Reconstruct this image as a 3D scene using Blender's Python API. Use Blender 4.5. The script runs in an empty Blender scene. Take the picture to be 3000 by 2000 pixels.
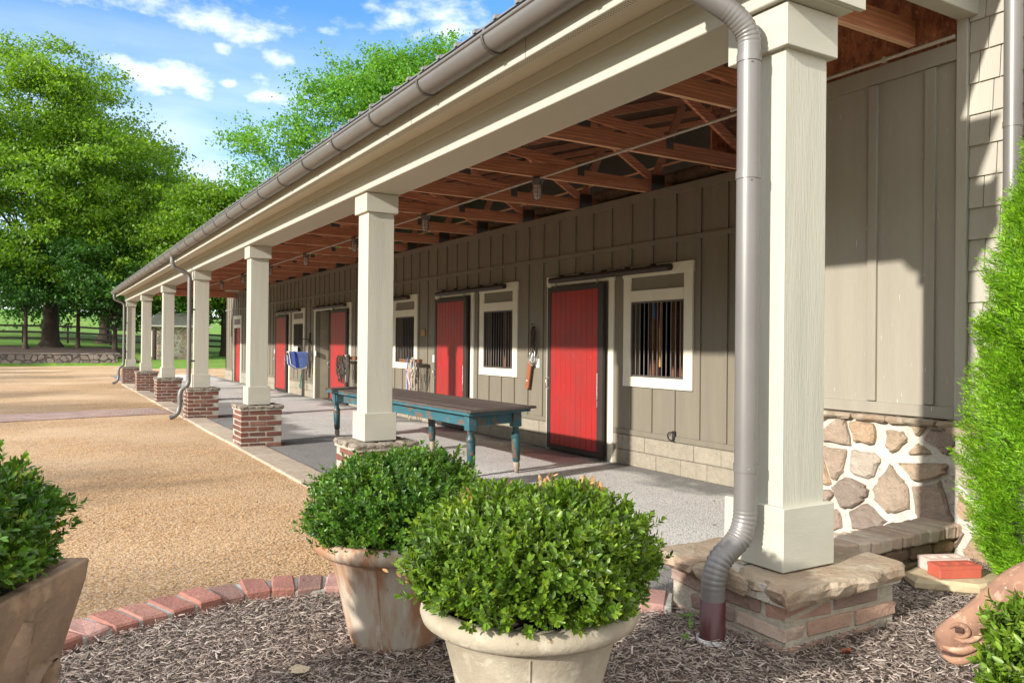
import bpy, bmesh, math, random
import numpy as np
from mathutils import Vector, Matrix
R_ = math.radians
rng = np.random.default_rng(7)
random.seed(7)
S = bpy.context.scene
COL = S.collection

# ------------------------------------------------------------------ camera
cam_d = bpy.data.cameras.new("camera")
cam = bpy.data.objects.new("camera", cam_d)
COL.objects.link(cam)
Rv = Vector((0.8590139738869889, -0.5118636161426131, 0.00952003867067521))
Uv = Vector((-0.010157789205440802, 0.0015509076435935233, 0.9999472056083455))
Fv = Vector((0.5118513573151305, 0.8590653253128592, 0.0038671513766563525))
m = Matrix.Identity(4)
for i, v in enumerate((Rv, Uv, -Fv)):
    for j in range(3): m[j][i] = v[j]
m.translation = Vector((-2.4069, -2.0304, 1.4249))
cam.matrix_world = m
cam_d.sensor_width = 36; cam_d.lens = 27.7445
cam_d.clip_start = 0.05; cam_d.clip_end = 3000
S.camera = cam
S.view_settings.view_transform = 'Standard'
S.view_settings.look = 'None'
S.view_settings.exposure = 1.05
S.view_settings.gamma = 1.0

# ------------------------------------------------------------------ world: sky with clouds
SUN = Vector((-1.0, -0.22, 0.385)).normalized()      # towards the sun
W = bpy.data.worlds.new("World"); S.world = W; W.use_nodes = True
nt = W.node_tree; nt.nodes.clear()
def N(t, **k):
    n = nt.nodes.new(t)
    for a, b in k.items(): setattr(n, a, b)
    return n
L = nt.links.new
sky = N('ShaderNodeTexSky', sky_type='NISHITA', sun_disc=False)
sky.sun_elevation = math.asin(SUN.z); sky.sun_rotation = math.atan2(SUN.x, SUN.y) % (2*math.pi)
sky.altitude = 300; sky.air_density = 1.0; sky.dust_density = 0.6; sky.ozone_density = 4.5
hs = N('ShaderNodeHueSaturation'); hs.inputs['Saturation'].default_value = 1.12; hs.inputs['Value'].default_value = 1.0
L(sky.outputs[0], hs.inputs['Color'])
tc = N('ShaderNodeTexCoord')
def cloud_dir(px, py):     # direction of a point of the sky seen from the porch
    d = Fv + Rv*((px-1500)/2312.0) + Uv*((1000-py)/2312.0)
    return d.normalized()
# cloud banks: (px, py, radius along, radius up)
CL = [(430,30,.10,.035),(560,60,.10,.040),(650,75,.07,.03),(520,110,.06,.02),(420,195,.085,.037),(480,215,.075,.035),(300,180,.05,.02),(1010,55,.05,.020),(960,90,.03,.015),(1080,20,.03,.02),
      (1190,70,.09,.028),(1280,45,.08,.03),(1330,90,.06,.03),(570,265,.030,.012),(645,140,.020,.014),(755,225,.035,.013),(675,245,.02,.008),(780,285,.05,.012),(460,270,.04,.015),(820,180,.03,.02)]
sepn = N('ShaderNodeSeparateXYZ'); 
noise = N('ShaderNodeTexNoise'); noise.inputs['Scale'].default_value = 9; noise.inputs['Detail'].default_value = 9; noise.inputs['Roughness'].default_value = .62
mp = N('ShaderNodeMapping'); mp.inputs['Scale'].default_value = (1,1,2.0)
L(tc.outputs['Generated'], mp.inputs['Vector']); L(mp.outputs[0], noise.inputs['Vector'])
acc = None
for (px, py, ra, ru) in CL:
    c = cloud_dir(px, py)
    sub = N('ShaderNodeVectorMath', operation='SUBTRACT'); L(tc.outputs['Generated'], sub.inputs[0]); sub.inputs[1].default_value = c
    mul = N('ShaderNodeVectorMath', operation='MULTIPLY'); L(sub.outputs[0], mul.inputs[0]); mul.inputs[1].default_value = (1/ra, 1/ra, 1/ru)
    ln = N('ShaderNodeVectorMath', operation='LENGTH'); L(mul.outputs[0], ln.inputs[0])
    mr = N('ShaderNodeMapRange'); L(ln.outputs['Value'], mr.inputs[0]); mr.inputs[1].default_value = 1.5; mr.inputs[2].default_value = 0.1; mr.inputs[3].default_value = 0; mr.inputs[4].default_value = 1
    if acc is None: acc = mr.outputs[0]
    else:
        mx = N('ShaderNodeMath', operation='MAXIMUM'); L(acc, mx.inputs[0]); L(mr.outputs[0], mx.inputs[1]); acc = mx.outputs[0]
nm = N('ShaderNodeMath', operation='MULTIPLY_ADD'); L(noise.outputs['Fac'], nm.inputs[0]); nm.inputs[1].default_value = 3.6; nm.inputs[2].default_value = -2.05
ad = N('ShaderNodeMath', operation='ADD'); L(acc, ad.inputs[0]); L(nm.outputs[0], ad.inputs[1])
cm = N('ShaderNodeMapRange', interpolation_type='SMOOTHSTEP'); L(ad.outputs[0], cm.inputs[0]); cm.inputs[1].default_value = 0.22; cm.inputs[2].default_value = 1.5
# thin general veil low in the sky
L(tc.outputs['Generated'], sepn.inputs[0])
n2 = N('ShaderNodeTexNoise'); n2.inputs['Scale'].default_value = 5; n2.inputs['Detail'].default_value = 6
mp2 = N('ShaderNodeMapping'); mp2.inputs['Scale'].default_value = (1,1,4.0); L(tc.outputs['Generated'], mp2.inputs['Vector']); L(mp2.outputs[0], n2.inputs['Vector'])
lo = N('ShaderNodeMapRange'); L(sepn.outputs[2], lo.inputs[0]); lo.inputs[1].default_value = .38; lo.inputs[2].default_value = .05; lo.inputs[3].default_value = 0; lo.inputs[4].default_value = 1
vn = N('ShaderNodeMapRange'); L(n2.outputs['Fac'], vn.inputs[0]); vn.inputs[1].default_value = .35; vn.inputs[2].default_value = .7; vn.inputs[3].default_value = .15; vn.inputs[4].default_value = .95
vm = N('ShaderNodeMath', operation='MULTIPLY'); L(lo.outputs[0], vm.inputs[0]); L(vn.outputs[0], vm.inputs[1])
mxx = N('ShaderNodeMath', operation='MAXIMUM'); L(cm.outputs[0], mxx.inputs[0]); L(vm.outputs[0], mxx.inputs[1])
# unseen broken cloud added overhead and behind, to brighten and whiten the fill
dt = N('ShaderNodeVectorMath', operation='DOT_PRODUCT'); L(tc.outputs['Generated'], dt.inputs[0]); dt.inputs[1].default_value = Fv
dr = N('ShaderNodeMapRange'); L(dt.outputs['Value'], dr.inputs[0]); dr.inputs[1].default_value = .72; dr.inputs[2].default_value = .40
n3 = N('ShaderNodeTexNoise'); n3.inputs['Scale'].default_value = 2.6; n3.inputs['Detail'].default_value = 7; L(tc.outputs['Generated'], n3.inputs['Vector'])
n3r = N('ShaderNodeMapRange', interpolation_type='SMOOTHSTEP'); L(n3.outputs['Fac'], n3r.inputs[0]); n3r.inputs[1].default_value = .34; n3r.inputs[2].default_value = .52
m3 = N('ShaderNodeMath', operation='MULTIPLY'); L(dr.outputs[0], m3.inputs[0]); L(n3r.outputs[0], m3.inputs[1])
mx3 = N('ShaderNodeMath', operation='MAXIMUM'); L(mxx.outputs[0], mx3.inputs[0]); L(m3.outputs[0], mx3.inputs[1])
mix = N('ShaderNodeMixRGB'); L(mx3.outputs[0], mix.inputs[0]); L(hs.outputs[0], mix.inputs[1]); mix.inputs[2].default_value = (6.0, 5.95, 5.9, 1)
bg = N('ShaderNodeBackground'); bg.inputs[1].default_value = 0.15
L(mix.outputs[0], bg.inputs[0])
wo = N('ShaderNodeOutputWorld'); L(bg.outputs[0], wo.inputs[0])

sd = bpy.data.lights.new("sun", 'SUN'); sd.energy = 3.3; sd.angle = R_(1.2); sd.color = (1.0, .95, .87)
so = bpy.data.objects.new("sun", sd); COL.objects.link(so); so.location = (-20, -5, 20)
so.rotation_euler = (-SUN).to_track_quat('-Z', 'Y').to_euler()

# ------------------------------------------------------------------ material helper
MATS = {}
def mat(name, c1, c2=None, scale=8, rough=.7, bump=0, bscale=None, stretch=(1,1,1), isl=0, c3=None, big=0, bigscale=.6,
        spec=.5, metal=0, trans=0, wave=None, detail=6, thr=(.35,.65), spots=None, bdist=.01, bigc=None, voro=None):
    if name in MATS: return MATS[name]
    M = bpy.data.materials.new(name); M.use_nodes = True; MATS[name] = M
    t = M.node_tree; nd = t.nodes; lk = t.links.new
    b = nd['Principled BSDF']; out = nd['Material Output']
    co = nd.new('ShaderNodeTexCoord'); mp = nd.new('ShaderNodeMapping'); mp.inputs['Scale'].default_value = stretch
    oi = nd.new('ShaderNodeObjectInfo'); vo_ = nd.new('ShaderNodeVectorMath'); vo_.operation = 'ADD'; cmb = nd.new('ShaderNodeMath'); cmb.operation = 'MULTIPLY'; cmb.inputs[1].default_value = 17.0
    lk(oi.outputs['Random'], cmb.inputs[0]); lk(co.outputs['Object'], vo_.inputs[0]); lk(cmb.outputs[0], vo_.inputs[1])
    lk(vo_.outputs[0], mp.inputs['Vector']); vec = mp.outputs[0]
    def noise(sc, de=detail, ro=.6, v=None):
        n = nd.new('ShaderNodeTexNoise'); n.inputs['Scale'].default_value = sc; n.inputs['Detail'].default_value = de; n.inputs['Roughness'].default_value = ro
        lk(v or vec, n.inputs['Vector']); return n.outputs['Fac']
    def rng_(v, a, b_, c=0, d=1):
        r = nd.new('ShaderNodeMapRange'); lk(v, r.inputs[0]); r.inputs[1].default_value = a; r.inputs[2].default_value = b_; r.inputs[3].default_value = c; r.inputs[4].default_value = d; return r.outputs[0]
    def mixc(f, a, b_, blend='MIX'):
        m_ = nd.new('ShaderNodeMixRGB'); m_.blend_type = blend
        if isinstance(f, (int, float)): m_.inputs[0].default_value = f
        else: lk(f, m_.inputs[0])
        for i, x in ((1, a), (2, b_)):
            if isinstance(x, tuple): m_.inputs[i].default_value = (*x[:3], 1)
            else: lk(x, m_.inputs[i])
        return m_.outputs[0]
    c2 = c2 or tuple(x*.8 for x in c1)
    n = noise(scale)
    col = mixc(rng_(n, *thr), c1, c2)
    if c3:
        col = mixc(rng_(noise(scale*2.7, 4), .55, .72), col, c3)
    if voro:      # pebbles
        v = nd.new('ShaderNodeTexVoronoi'); v.inputs['Scale'].default_value = voro[0]; lk(vec, v.inputs['Vector'])
        sp = nd.new('ShaderNodeSeparateColor'); lk(v.outputs['Color'], sp.inputs[0])
        col = mixc(rng_(sp.outputs[0], 0, 1, 0, voro[1]), col, voro[2])
        col = mixc(rng_(sp.outputs[1], .82, .9), col, voro[3])
        col = mixc(rng_(v.outputs['Distance'], .35, .75, 0, .55), col, tuple(x*.35 for x in c1))
    if spots:
        col = mixc(rng_(noise(spots[0], 3), spots[1], spots[1]+.03), col, spots[2])
    if big:
        bc = bigc or tuple(x*.6 for x in c1)
        col = mixc(rng_(noise(bigscale, 5, .6, co.outputs['Object']), .42, .66, 0, big), col, bc)
    if isl:
        g = nd.new('ShaderNodeNewGeometry')
        if isinstance(isl, list):
            cr = nd.new('ShaderNodeValToRGB'); cr.color_ramp.interpolation = 'CONSTANT'
            e = cr.color_ramp.elements
            while len(e) > 1: e.remove(e[-1])
            e[0].position = 0; e[0].color = (*isl[0][1], 1)
            for p_, c_ in isl[1:]:
                q = e.new(p_); q.color = (*c_, 1)
            lk(g.outputs['Random Per Island'], cr.inputs[0])
            col = mixc(.8, col, cr.outputs[0])
            col = mixc(rng_(n, .3, .7, 0, .45), col, tuple(x*.5 for x in c1))
        else:
            hv = nd.new('ShaderNodeHueSaturation'); lk(col, hv.inputs['Color'])
            lk(rng_(g.outputs['Random Per Island'], 0, 1, 1-isl, 1+isl), hv.inputs['Value'])
            col = hv.outputs[0]
    if wave:
        w = nd.new('ShaderNodeTexWave'); w.bands_direction = wave[2] if len(wave) > 2 else 'X'; w.inputs['Scale'].default_value = wave[0]; w.inputs['Distortion'].default_value = 7; w.inputs['Detail'].default_value = 4; w.inputs['Detail Scale'].default_value = .9
        lk(vec, w.inputs['Vector'])
        if wave[1]: col = mixc(rng_(w.outputs['Fac'], .2, .8, 0, wave[1]), col, tuple(x*.55 for x in c1))
    lk(col, b.inputs['Base Color'])
    b.inputs['Roughness'].default_value = rough; b.inputs['Specular IOR Level'].default_value = spec; b.inputs['Metallic'].default_value = metal
    if bump:
        bn = nd.new('ShaderNodeBump'); bn.inputs['Strength'].default_value = bump; bn.inputs['Distance'].default_value = bdist
        h = noise(bscale or scale*4, 6, .65)
        if wave:
            ad_ = nd.new('ShaderNodeMath'); ad_.operation = 'ADD'; lk(h, ad_.inputs[0]); lk(w.outputs['Fac'], ad_.inputs[1]); h = ad_.outputs[0]
        if voro:
            ad_ = nd.new('ShaderNodeMath'); ad_.operation = 'SUBTRACT'; lk(h, ad_.inputs[0]); lk(v.outputs['Distance'], ad_.inputs[1]); h = ad_.outputs[0]
        lk(h, bn.inputs['Height']); lk(bn.outputs[0], b.inputs['Normal'])
    if trans:
        tr = nd.new('ShaderNodeBsdfTranslucent'); ms = nd.new('ShaderNodeMixShader'); ms.inputs[0].default_value = trans
        tcol = mixc(1.0, col, (1.0, 1.0, .45), 'MULTIPLY'); gm = nd.new('ShaderNodeHueSaturation'); gm.inputs['Value'].default_value = 1.6; lk(tcol, gm.inputs['Color'])
        lk(gm.outputs[0], tr.inputs['Color']); lk(b.outputs[0], ms.inputs[1]); lk(tr.outputs[0], ms.inputs[2]); lk(ms.outputs[0], out.inputs['Surface'])
    return M

CREAM = mat('cream_paint_cedar', (.51,.49,.405), (.455,.44,.365), scale=5, rough=.55, bump=.4, bscale=38, stretch=(3.2,3.2,.25), bdist=.006, isl=.04)
CREAM_H = mat('cream_paint_flat', (.49,.47,.39), (.445,.43,.355), scale=3, rough=.55, bump=.3, bscale=30, stretch=(1,.12,3), bdist=.004, spots=(30,.745,(.30,.27,.21)))
TRIM = mat('window_trim_paint', (.74,.70,.56), (.68,.64,.51), scale=4, rough=.5, bump=.15, bscale=40, bdist=.003)
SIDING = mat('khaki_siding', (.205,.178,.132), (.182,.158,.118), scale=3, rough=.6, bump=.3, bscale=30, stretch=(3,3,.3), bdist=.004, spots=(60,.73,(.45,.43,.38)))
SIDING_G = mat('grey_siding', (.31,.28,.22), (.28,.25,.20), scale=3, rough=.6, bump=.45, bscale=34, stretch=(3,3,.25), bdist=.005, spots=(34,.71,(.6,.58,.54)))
SHINGLE = mat('shingle_paint', (.43,.40,.33), (.39,.36,.30), scale=3, rough=.6, bump=.5, bscale=40, stretch=(3,3,.25), bdist=.005, isl=.05, spots=(40,.73,(.62,.6,.56)))
SOFFIT = mat('soffit_cream', (.62,.58,.47), (.58,.54,.43), scale=3, rough=.6)
LUMBER = mat('truss_lumber', (.70,.31,.17), (.52,.20,.105), scale=3, rough=.7, stretch=(1,1,9), wave=(1.1,.5,'Z'), isl=.22, bump=.2, bscale=30, spots=(26,.72,(.06,.025,.015)))
LUMBER_E = mat('lumber_underside', (.85,.54,.34), (.74,.44,.26), scale=6, rough=.7, isl=.15)
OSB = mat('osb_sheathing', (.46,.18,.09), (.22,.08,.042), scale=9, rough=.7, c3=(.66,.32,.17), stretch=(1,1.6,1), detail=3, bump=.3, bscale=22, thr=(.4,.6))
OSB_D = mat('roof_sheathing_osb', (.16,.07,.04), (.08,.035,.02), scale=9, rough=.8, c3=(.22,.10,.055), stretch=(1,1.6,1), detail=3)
GUTTER = mat('gutter_metal', (.20,.188,.175), (.18,.17,.158), scale=4, rough=.42, spec=.6, metal=.25)
GUTTER_D = mat('strap_metal', (.13,.115,.10), rough=.5, metal=.3)
PIPE_BR = mat('maroon_pipe', (.085,.022,.022), (.065,.018,.02), scale=5, rough=.4, stretch=(1,1,.3))
PVC = mat('white_pvc', (.8,.8,.78), rough=.4)
BRICK = mat('old_brick', (.26,.085,.05), (.15,.05,.035), scale=16, rough=.85, bump=.7, bscale=55, bdist=.008,
            isl=[(0,(.16,.068,.05)),(.22,(.10,.05,.042)),(.42,(.21,.09,.062)),(.55,(.07,.045,.042)),(.70,(.17,.08,.06)),(.86,(.26,.15,.11))])
BRICK_T = mat('tumbled_brick', (.48,.31,.23), (.34,.24,.19), scale=14, rough=.85, bump=.8, bscale=40, bdist=.012,
            isl=[(0,(.42,.24,.17)),(.2,(.26,.18,.15)),(.4,(.50,.31,.22)),(.55,(.46,.35,.27)),(.7,(.32,.24,.21)),(.85,(.56,.43,.34))], c3=(.58,.48,.39))
BRICK_P = mat('border_brick', (.42,.19,.145), (.30,.15,.115), scale=14, rough=.85, bump=.8, bscale=50, bdist=.01,
            isl=[(0,(.36,.15,.11)),(.2,(.48,.28,.24)),(.4,(.30,.12,.09)),(.55,(.19,.12,.10)),(.7,(.42,.20,.15)),(.85,(.54,.36,.32))], c3=(.55,.44,.38))
BRICK_B = mat('buff_brick', (.36,.25,.15), (.24,.165,.10), scale=14, rough=.9, bump=.8, bscale=40, bdist=.012,
            isl=[(0,(.38,.26,.15)),(.25,(.26,.17,.11)),(.45,(.40,.24,.15)),(.65,(.30,.23,.15)),(.82,(.38,.18,.11))], c3=(.30,.30,.16))
MORTAR = mat('mortar', (.44,.40,.33), (.34,.31,.26), scale=20, rough=.95, bump=.8, bscale=60, bdist=.01)
MORTAR_W = mat('white_mortar', (.62,.58,.51), (.50,.45,.38), scale=4, rough=.95, bump=1, bscale=14, bdist=.03, spots=(30,.66,(.36,.30,.22)))
MORTAR_G = mat('grey_mortar', (.42,.41,.36), (.32,.31,.27), scale=20, rough=.95, bump=.8, bscale=60, bdist=.01)
FIELD = mat('field_stone', (.42,.31,.22), (.28,.20,.15), scale=7, rough=.88, bump=1.0, bscale=18, bdist=.04,
            isl=[(0,(.44,.34,.25)),(.2,(.54,.41,.27)),(.38,(.34,.26,.21)),(.52,(.56,.49,.40)),(.68,(.50,.34,.21)),(.84,(.26,.21,.18))], c3=(.66,.60,.52))
DARKSTONE = mat('weathered_stone', (.22,.19,.16), (.13,.115,.10), scale=5, rough=.9, bump=.9, bscale=14, bdist=.03,
            isl=[(0,(.25,.21,.17)),(.25,(.16,.14,.125)),(.5,(.30,.26,.21)),(.75,(.20,.17,.145))], c3=(.36,.33,.29))
FLAG = mat('flag_stone', (.40,.33,.24), (.28,.21,.15), scale=5, rough=.9, bump=1.0, bscale=22, bdist=.015, isl=.18, c3=(.48,.44,.33), big=.6, bigscale=3.5, bigc=(.33,.20,.12))
FLAG_D = mat('cap_stone', (.30,.25,.19), (.17,.14,.12), scale=9, rough=.9, bump=1.0, bscale=28, bdist=.012, isl=.3, c3=(.42,.37,.29))
PAVER = mat('paver_stone', (.46,.37,.27), (.36,.29,.22), scale=6, rough=.9, bump=.4, bscale=30, bdist=.005, isl=.22, c3=(.55,.50,.42))
BLOCK = mat('split_face_block', (.36,.315,.24), (.30,.26,.20), scale=10, rough=.95, bump=1.0, bscale=17, bdist=.03, isl=.05)
REDP = mat('red_door_paint', (.38,.022,.020), (.34,.020,.018), scale=3, rough=.42, spec=.5, bump=.12, bscale=30, bdist=.003, spots=(38,.685,(.48,.15,.12)), big=.55, bigscale=2.6, bigc=(.23,.035,.03), stretch=(1,1,.45))
BRONZE = mat('bronze_frame', (.045,.034,.030), (.038,.029,.026), scale=4, rough=.5, spec=.4)
BLACK = mat('black_iron', (.02,.018,.017), rough=.5)
STEEL = mat('steel', (.5,.5,.5), rough=.35, metal=.8)
BARM = mat('grille_bar', (.15,.125,.11), rough=.45, metal=.4)
WOODT = mat('brown_wood', (.22,.10,.05), (.16,.07,.035), scale=6, rough=.7, stretch=(1,1,6), wave=(2,.4,'Z'))
WOODO = mat('orange_handle', (.50,.25,.08), rough=.5)
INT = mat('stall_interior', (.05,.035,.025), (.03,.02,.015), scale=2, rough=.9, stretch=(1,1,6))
INTB = mat('interior_block', (.42,.36,.26), (.36,.31,.22), scale=6, rough=.9, bump=.5, bscale=30, spots=(14,.68,(.36,.17,.05)))
GLASS = mat('lamp_glass', (.60,.52,.48), rough=.25, spec=.8)
LAMPM = mat('lamp_cast_metal', (.17,.145,.125), rough=.45, metal=.5)
CONDUIT = mat('conduit_pvc', (.52,.47,.40), rough=.5)
DUCT = mat('insulated_duct', (.33,.25,.18), (.2,.15,.11), scale=9, rough=.5, metal=.3, bump=1, bscale=20, bdist=.03)
METALROOF = mat('metal_roof', (.30,.29,.28), rough=.4, metal=.5)
PLASTIC = mat('white_plate', (.66,.70,.66), rough=.4)
LEATHER = mat('dark_leather', (.035,.02,.015), (.06,.035,.02), scale=20, rough=.5)
LEATHER_B = mat('tan_strap', (.34,.11,.045), (.26,.085,.035), scale=12, rough=.55)
ROPE_W = mat('cream_rope', (.52,.47,.37), (.40,.36,.28), scale=60, rough=.9)
ROPE_B = mat('blue_rope', (.06,.17,.42), (.05,.13,.33), scale=60, rough=.9)
ROPE_R = mat('pink_strap', (.62,.30,.28), (.7,.6,.55), scale=40, rough=.8)
ROPE_G = mat('green_strap', (.03,.24,.18), rough=.7)
TOWEL = mat('grey_towel', (.34,.32,.27), (.25,.235,.19), scale=20, rough=.95)
BLANKET = mat('quilted_blue', (.10,.16,.42), (.16,.24,.52), scale=6, rough=.8)
BLANKET_E = mat('white_piping', (.75,.76,.80), rough=.7)
BLUE_R = mat('royal_blue_band', (.02,.04,.45), rough=.7)
TEAL = mat('peeling_teal_paint', (.035,.13,.16), (.03,.10,.125), scale=5, rough=.55, c3=(.055,.18,.21), spots=(11,.57,(.15,.10,.07)), bump=.5, bscale=40, bdist=.004, stretch=(1.6,.5,1))
TEAL_L = mat('turned_leg_paint', (.022,.085,.095), (.018,.065,.075), scale=5, rough=.4, spots=(8,.53,(.14,.085,.06)), bump=.3, bscale=30, bdist=.004, stretch=(1.3,1.3,.8))
BAREW = mat('bare_leg_wood', (.34,.28,.22), (.25,.20,.16), scale=12, rough=.8)
TOPW = mat('weathered_plank', (.125,.095,.08), (.085,.065,.055), scale=5, rough=.75, stretch=(9,.5,9), isl=.18, bump=.5, bscale=20, bdist=.004, spots=(9,.66,(.26,.20,.16)))
TERRA = mat('aged_concrete_pot', (.44,.385,.29), (.34,.29,.21), scale=6, rough=.9, bump=.6, big=.45, bigscale=5, bigc=(.27,.22,.155), bscale=45, bdist=.006, spots=(22,.685,(.20,.13,.085)), c3=(.60,.54,.42))
TERRA2 = mat('streaked_pot', (.44,.38,.30), (.36,.19,.105), scale=3.2, rough=.9, bump=.4, bscale=40, bdist=.006, stretch=(2.6,2.6,.45), thr=(.40,.54), spots=(20,.68,(.20,.125,.085)), c3=(.52,.47,.40))
TERRA3 = mat('brown_clay_pot', (.34,.23,.15), (.20,.135,.09), scale=4, rough=.88, bump=.9, bscale=40, bdist=.006, spots=(30,.70,(.12,.08,.055)), c3=(.42,.29,.18))
HORSE = mat('terracotta_horse', (.36,.205,.13), (.22,.12,.085), scale=9, rough=.92, spec=.2, bump=.9, bscale=40, bdist=.004, c3=(.55,.38,.27), spots=(45,.72,(.7,.62,.56)))
SOIL = mat('soil', (.05,.035,.025), rough=.95)
GRAVEL = mat('tan_gravel', (.61,.345,.145), (.45,.245,.10), scale=1.3, rough=.9, voro=(60,.85,(.76,.56,.35),(.20,.12,.065)), spots=(22,.61,(.33,.19,.095)), bump=1.0, bscale=150, bdist=.011, big=.55, bigscale=.33, bigc=(.74,.55,.36), detail=9)
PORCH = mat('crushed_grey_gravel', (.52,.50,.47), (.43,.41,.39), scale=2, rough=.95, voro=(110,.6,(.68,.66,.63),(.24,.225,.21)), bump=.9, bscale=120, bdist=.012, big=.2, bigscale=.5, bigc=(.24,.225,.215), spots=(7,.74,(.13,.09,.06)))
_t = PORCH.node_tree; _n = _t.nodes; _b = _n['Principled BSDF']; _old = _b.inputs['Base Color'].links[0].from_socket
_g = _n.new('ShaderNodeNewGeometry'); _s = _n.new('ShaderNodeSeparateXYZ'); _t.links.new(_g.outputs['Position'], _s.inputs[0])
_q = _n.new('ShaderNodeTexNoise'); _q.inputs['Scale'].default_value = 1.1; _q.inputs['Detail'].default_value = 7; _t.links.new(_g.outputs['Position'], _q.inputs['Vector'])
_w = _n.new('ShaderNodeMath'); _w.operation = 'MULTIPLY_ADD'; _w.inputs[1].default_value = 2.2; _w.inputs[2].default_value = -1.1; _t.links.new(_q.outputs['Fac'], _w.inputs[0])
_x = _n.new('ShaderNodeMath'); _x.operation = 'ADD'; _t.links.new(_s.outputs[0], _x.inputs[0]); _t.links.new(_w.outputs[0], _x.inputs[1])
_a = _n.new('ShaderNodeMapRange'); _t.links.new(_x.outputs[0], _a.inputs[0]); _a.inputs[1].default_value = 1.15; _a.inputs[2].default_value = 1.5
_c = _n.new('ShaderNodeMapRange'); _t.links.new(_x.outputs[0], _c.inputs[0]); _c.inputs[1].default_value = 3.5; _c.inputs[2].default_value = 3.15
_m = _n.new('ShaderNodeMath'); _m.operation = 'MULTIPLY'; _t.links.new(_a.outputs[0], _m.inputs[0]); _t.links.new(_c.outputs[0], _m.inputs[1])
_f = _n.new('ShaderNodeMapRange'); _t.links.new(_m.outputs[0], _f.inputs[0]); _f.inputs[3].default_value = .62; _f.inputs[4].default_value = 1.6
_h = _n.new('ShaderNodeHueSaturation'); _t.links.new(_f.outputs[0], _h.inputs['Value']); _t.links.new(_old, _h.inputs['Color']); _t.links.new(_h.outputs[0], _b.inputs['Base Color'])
MULCH_G = mat('mulch_ground', (.16,.115,.09), (.08,.055,.042), scale=30, rough=.95, bump=1, bscale=80, bdist=.02)
MULCH_D = mat('dark_bark_mulch', (.085,.05,.035), (.05,.03,.02), scale=12, rough=.95, bump=1, bscale=30, bdist=.04)
CHIP = mat('mulch_chip', (.27,.20,.17), (.20,.145,.12), scale=40, rough=.9, isl=[(0,(.35,.28,.225)),(.2,(.20,.15,.12)),(.36,(.50,.42,.35)),(.52,(.27,.21,.17)),(.66,(.42,.34,.28)),(.8,(.12,.09,.072)),(.88,(.66,.58,.49))])
GRASS = mat('lawn_green', (.15,.31,.022), (.10,.23,.018), scale=.5, rough=.9, c3=(.24,.38,.035), bump=.8, bscale=16, bdist=.1, big=.5, bigscale=.12, bigc=(.24,.33,.05))
FENCE = mat('black_fence_board', (.022,.017,.014), (.035,.027,.02), scale=5, rough=.8)
BARK = mat('bark', (.075,.052,.036), (.04,.028,.02), scale=4, rough=.95, stretch=(3,3,.5), bump=1, bscale=14, bdist=.05)
BARK_L = mat('boxwood_stem', (.16,.11,.075), (.09,.06,.04), scale=20, rough=.9)
LEAFS = {
 'box1': mat('boxwood_leaf', (.065,.135,.012), (.14,.235,.016), scale=9, rough=.38, isl=.6, trans=.32, c3=(.26,.32,.03), spec=.5),
 'box2': mat('boxwood_leaf_dark', (.045,.125,.013), (.095,.20,.015), scale=9, rough=.38, isl=.6, trans=.3, c3=(.24,.31,.03), spec=.5),
 'dry': mat('dry_leaf', (.52,.30,.12), (.40,.22,.09), scale=30, rough=.7, isl=.25, trans=.2),
 'arb': mat('arborvitae_spray', (.15,.32,.012), (.22,.42,.016), scale=6, rough=.6, isl=.5, trans=.38, c3=(.34,.50,.03)),
 'yel': mat('leaf_yellow_green', (.10,.205,.015), (.165,.30,.02), scale=.35, rough=.5, isl=.4, trans=.45, c3=(.27,.39,.03)),
 'mid': mat('leaf_mid_green', (.065,.17,.018), (.12,.25,.02), scale=.35, rough=.5, isl=.4, trans=.4, c3=(.17,.27,.02)),
 'dark': mat('leaf_dark_green', (.035,.115,.02), (.06,.17,.02), scale=.35, rough=.5, isl=.4, trans=.3, c3=(.075,.16,.018)),
 'pale': mat('leaf_fresh_green', (.085,.24,.025), (.14,.32,.025), scale=.5, rough=.5, isl=.35, trans=.42, c3=(.23,.37,.03)),
}

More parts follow.
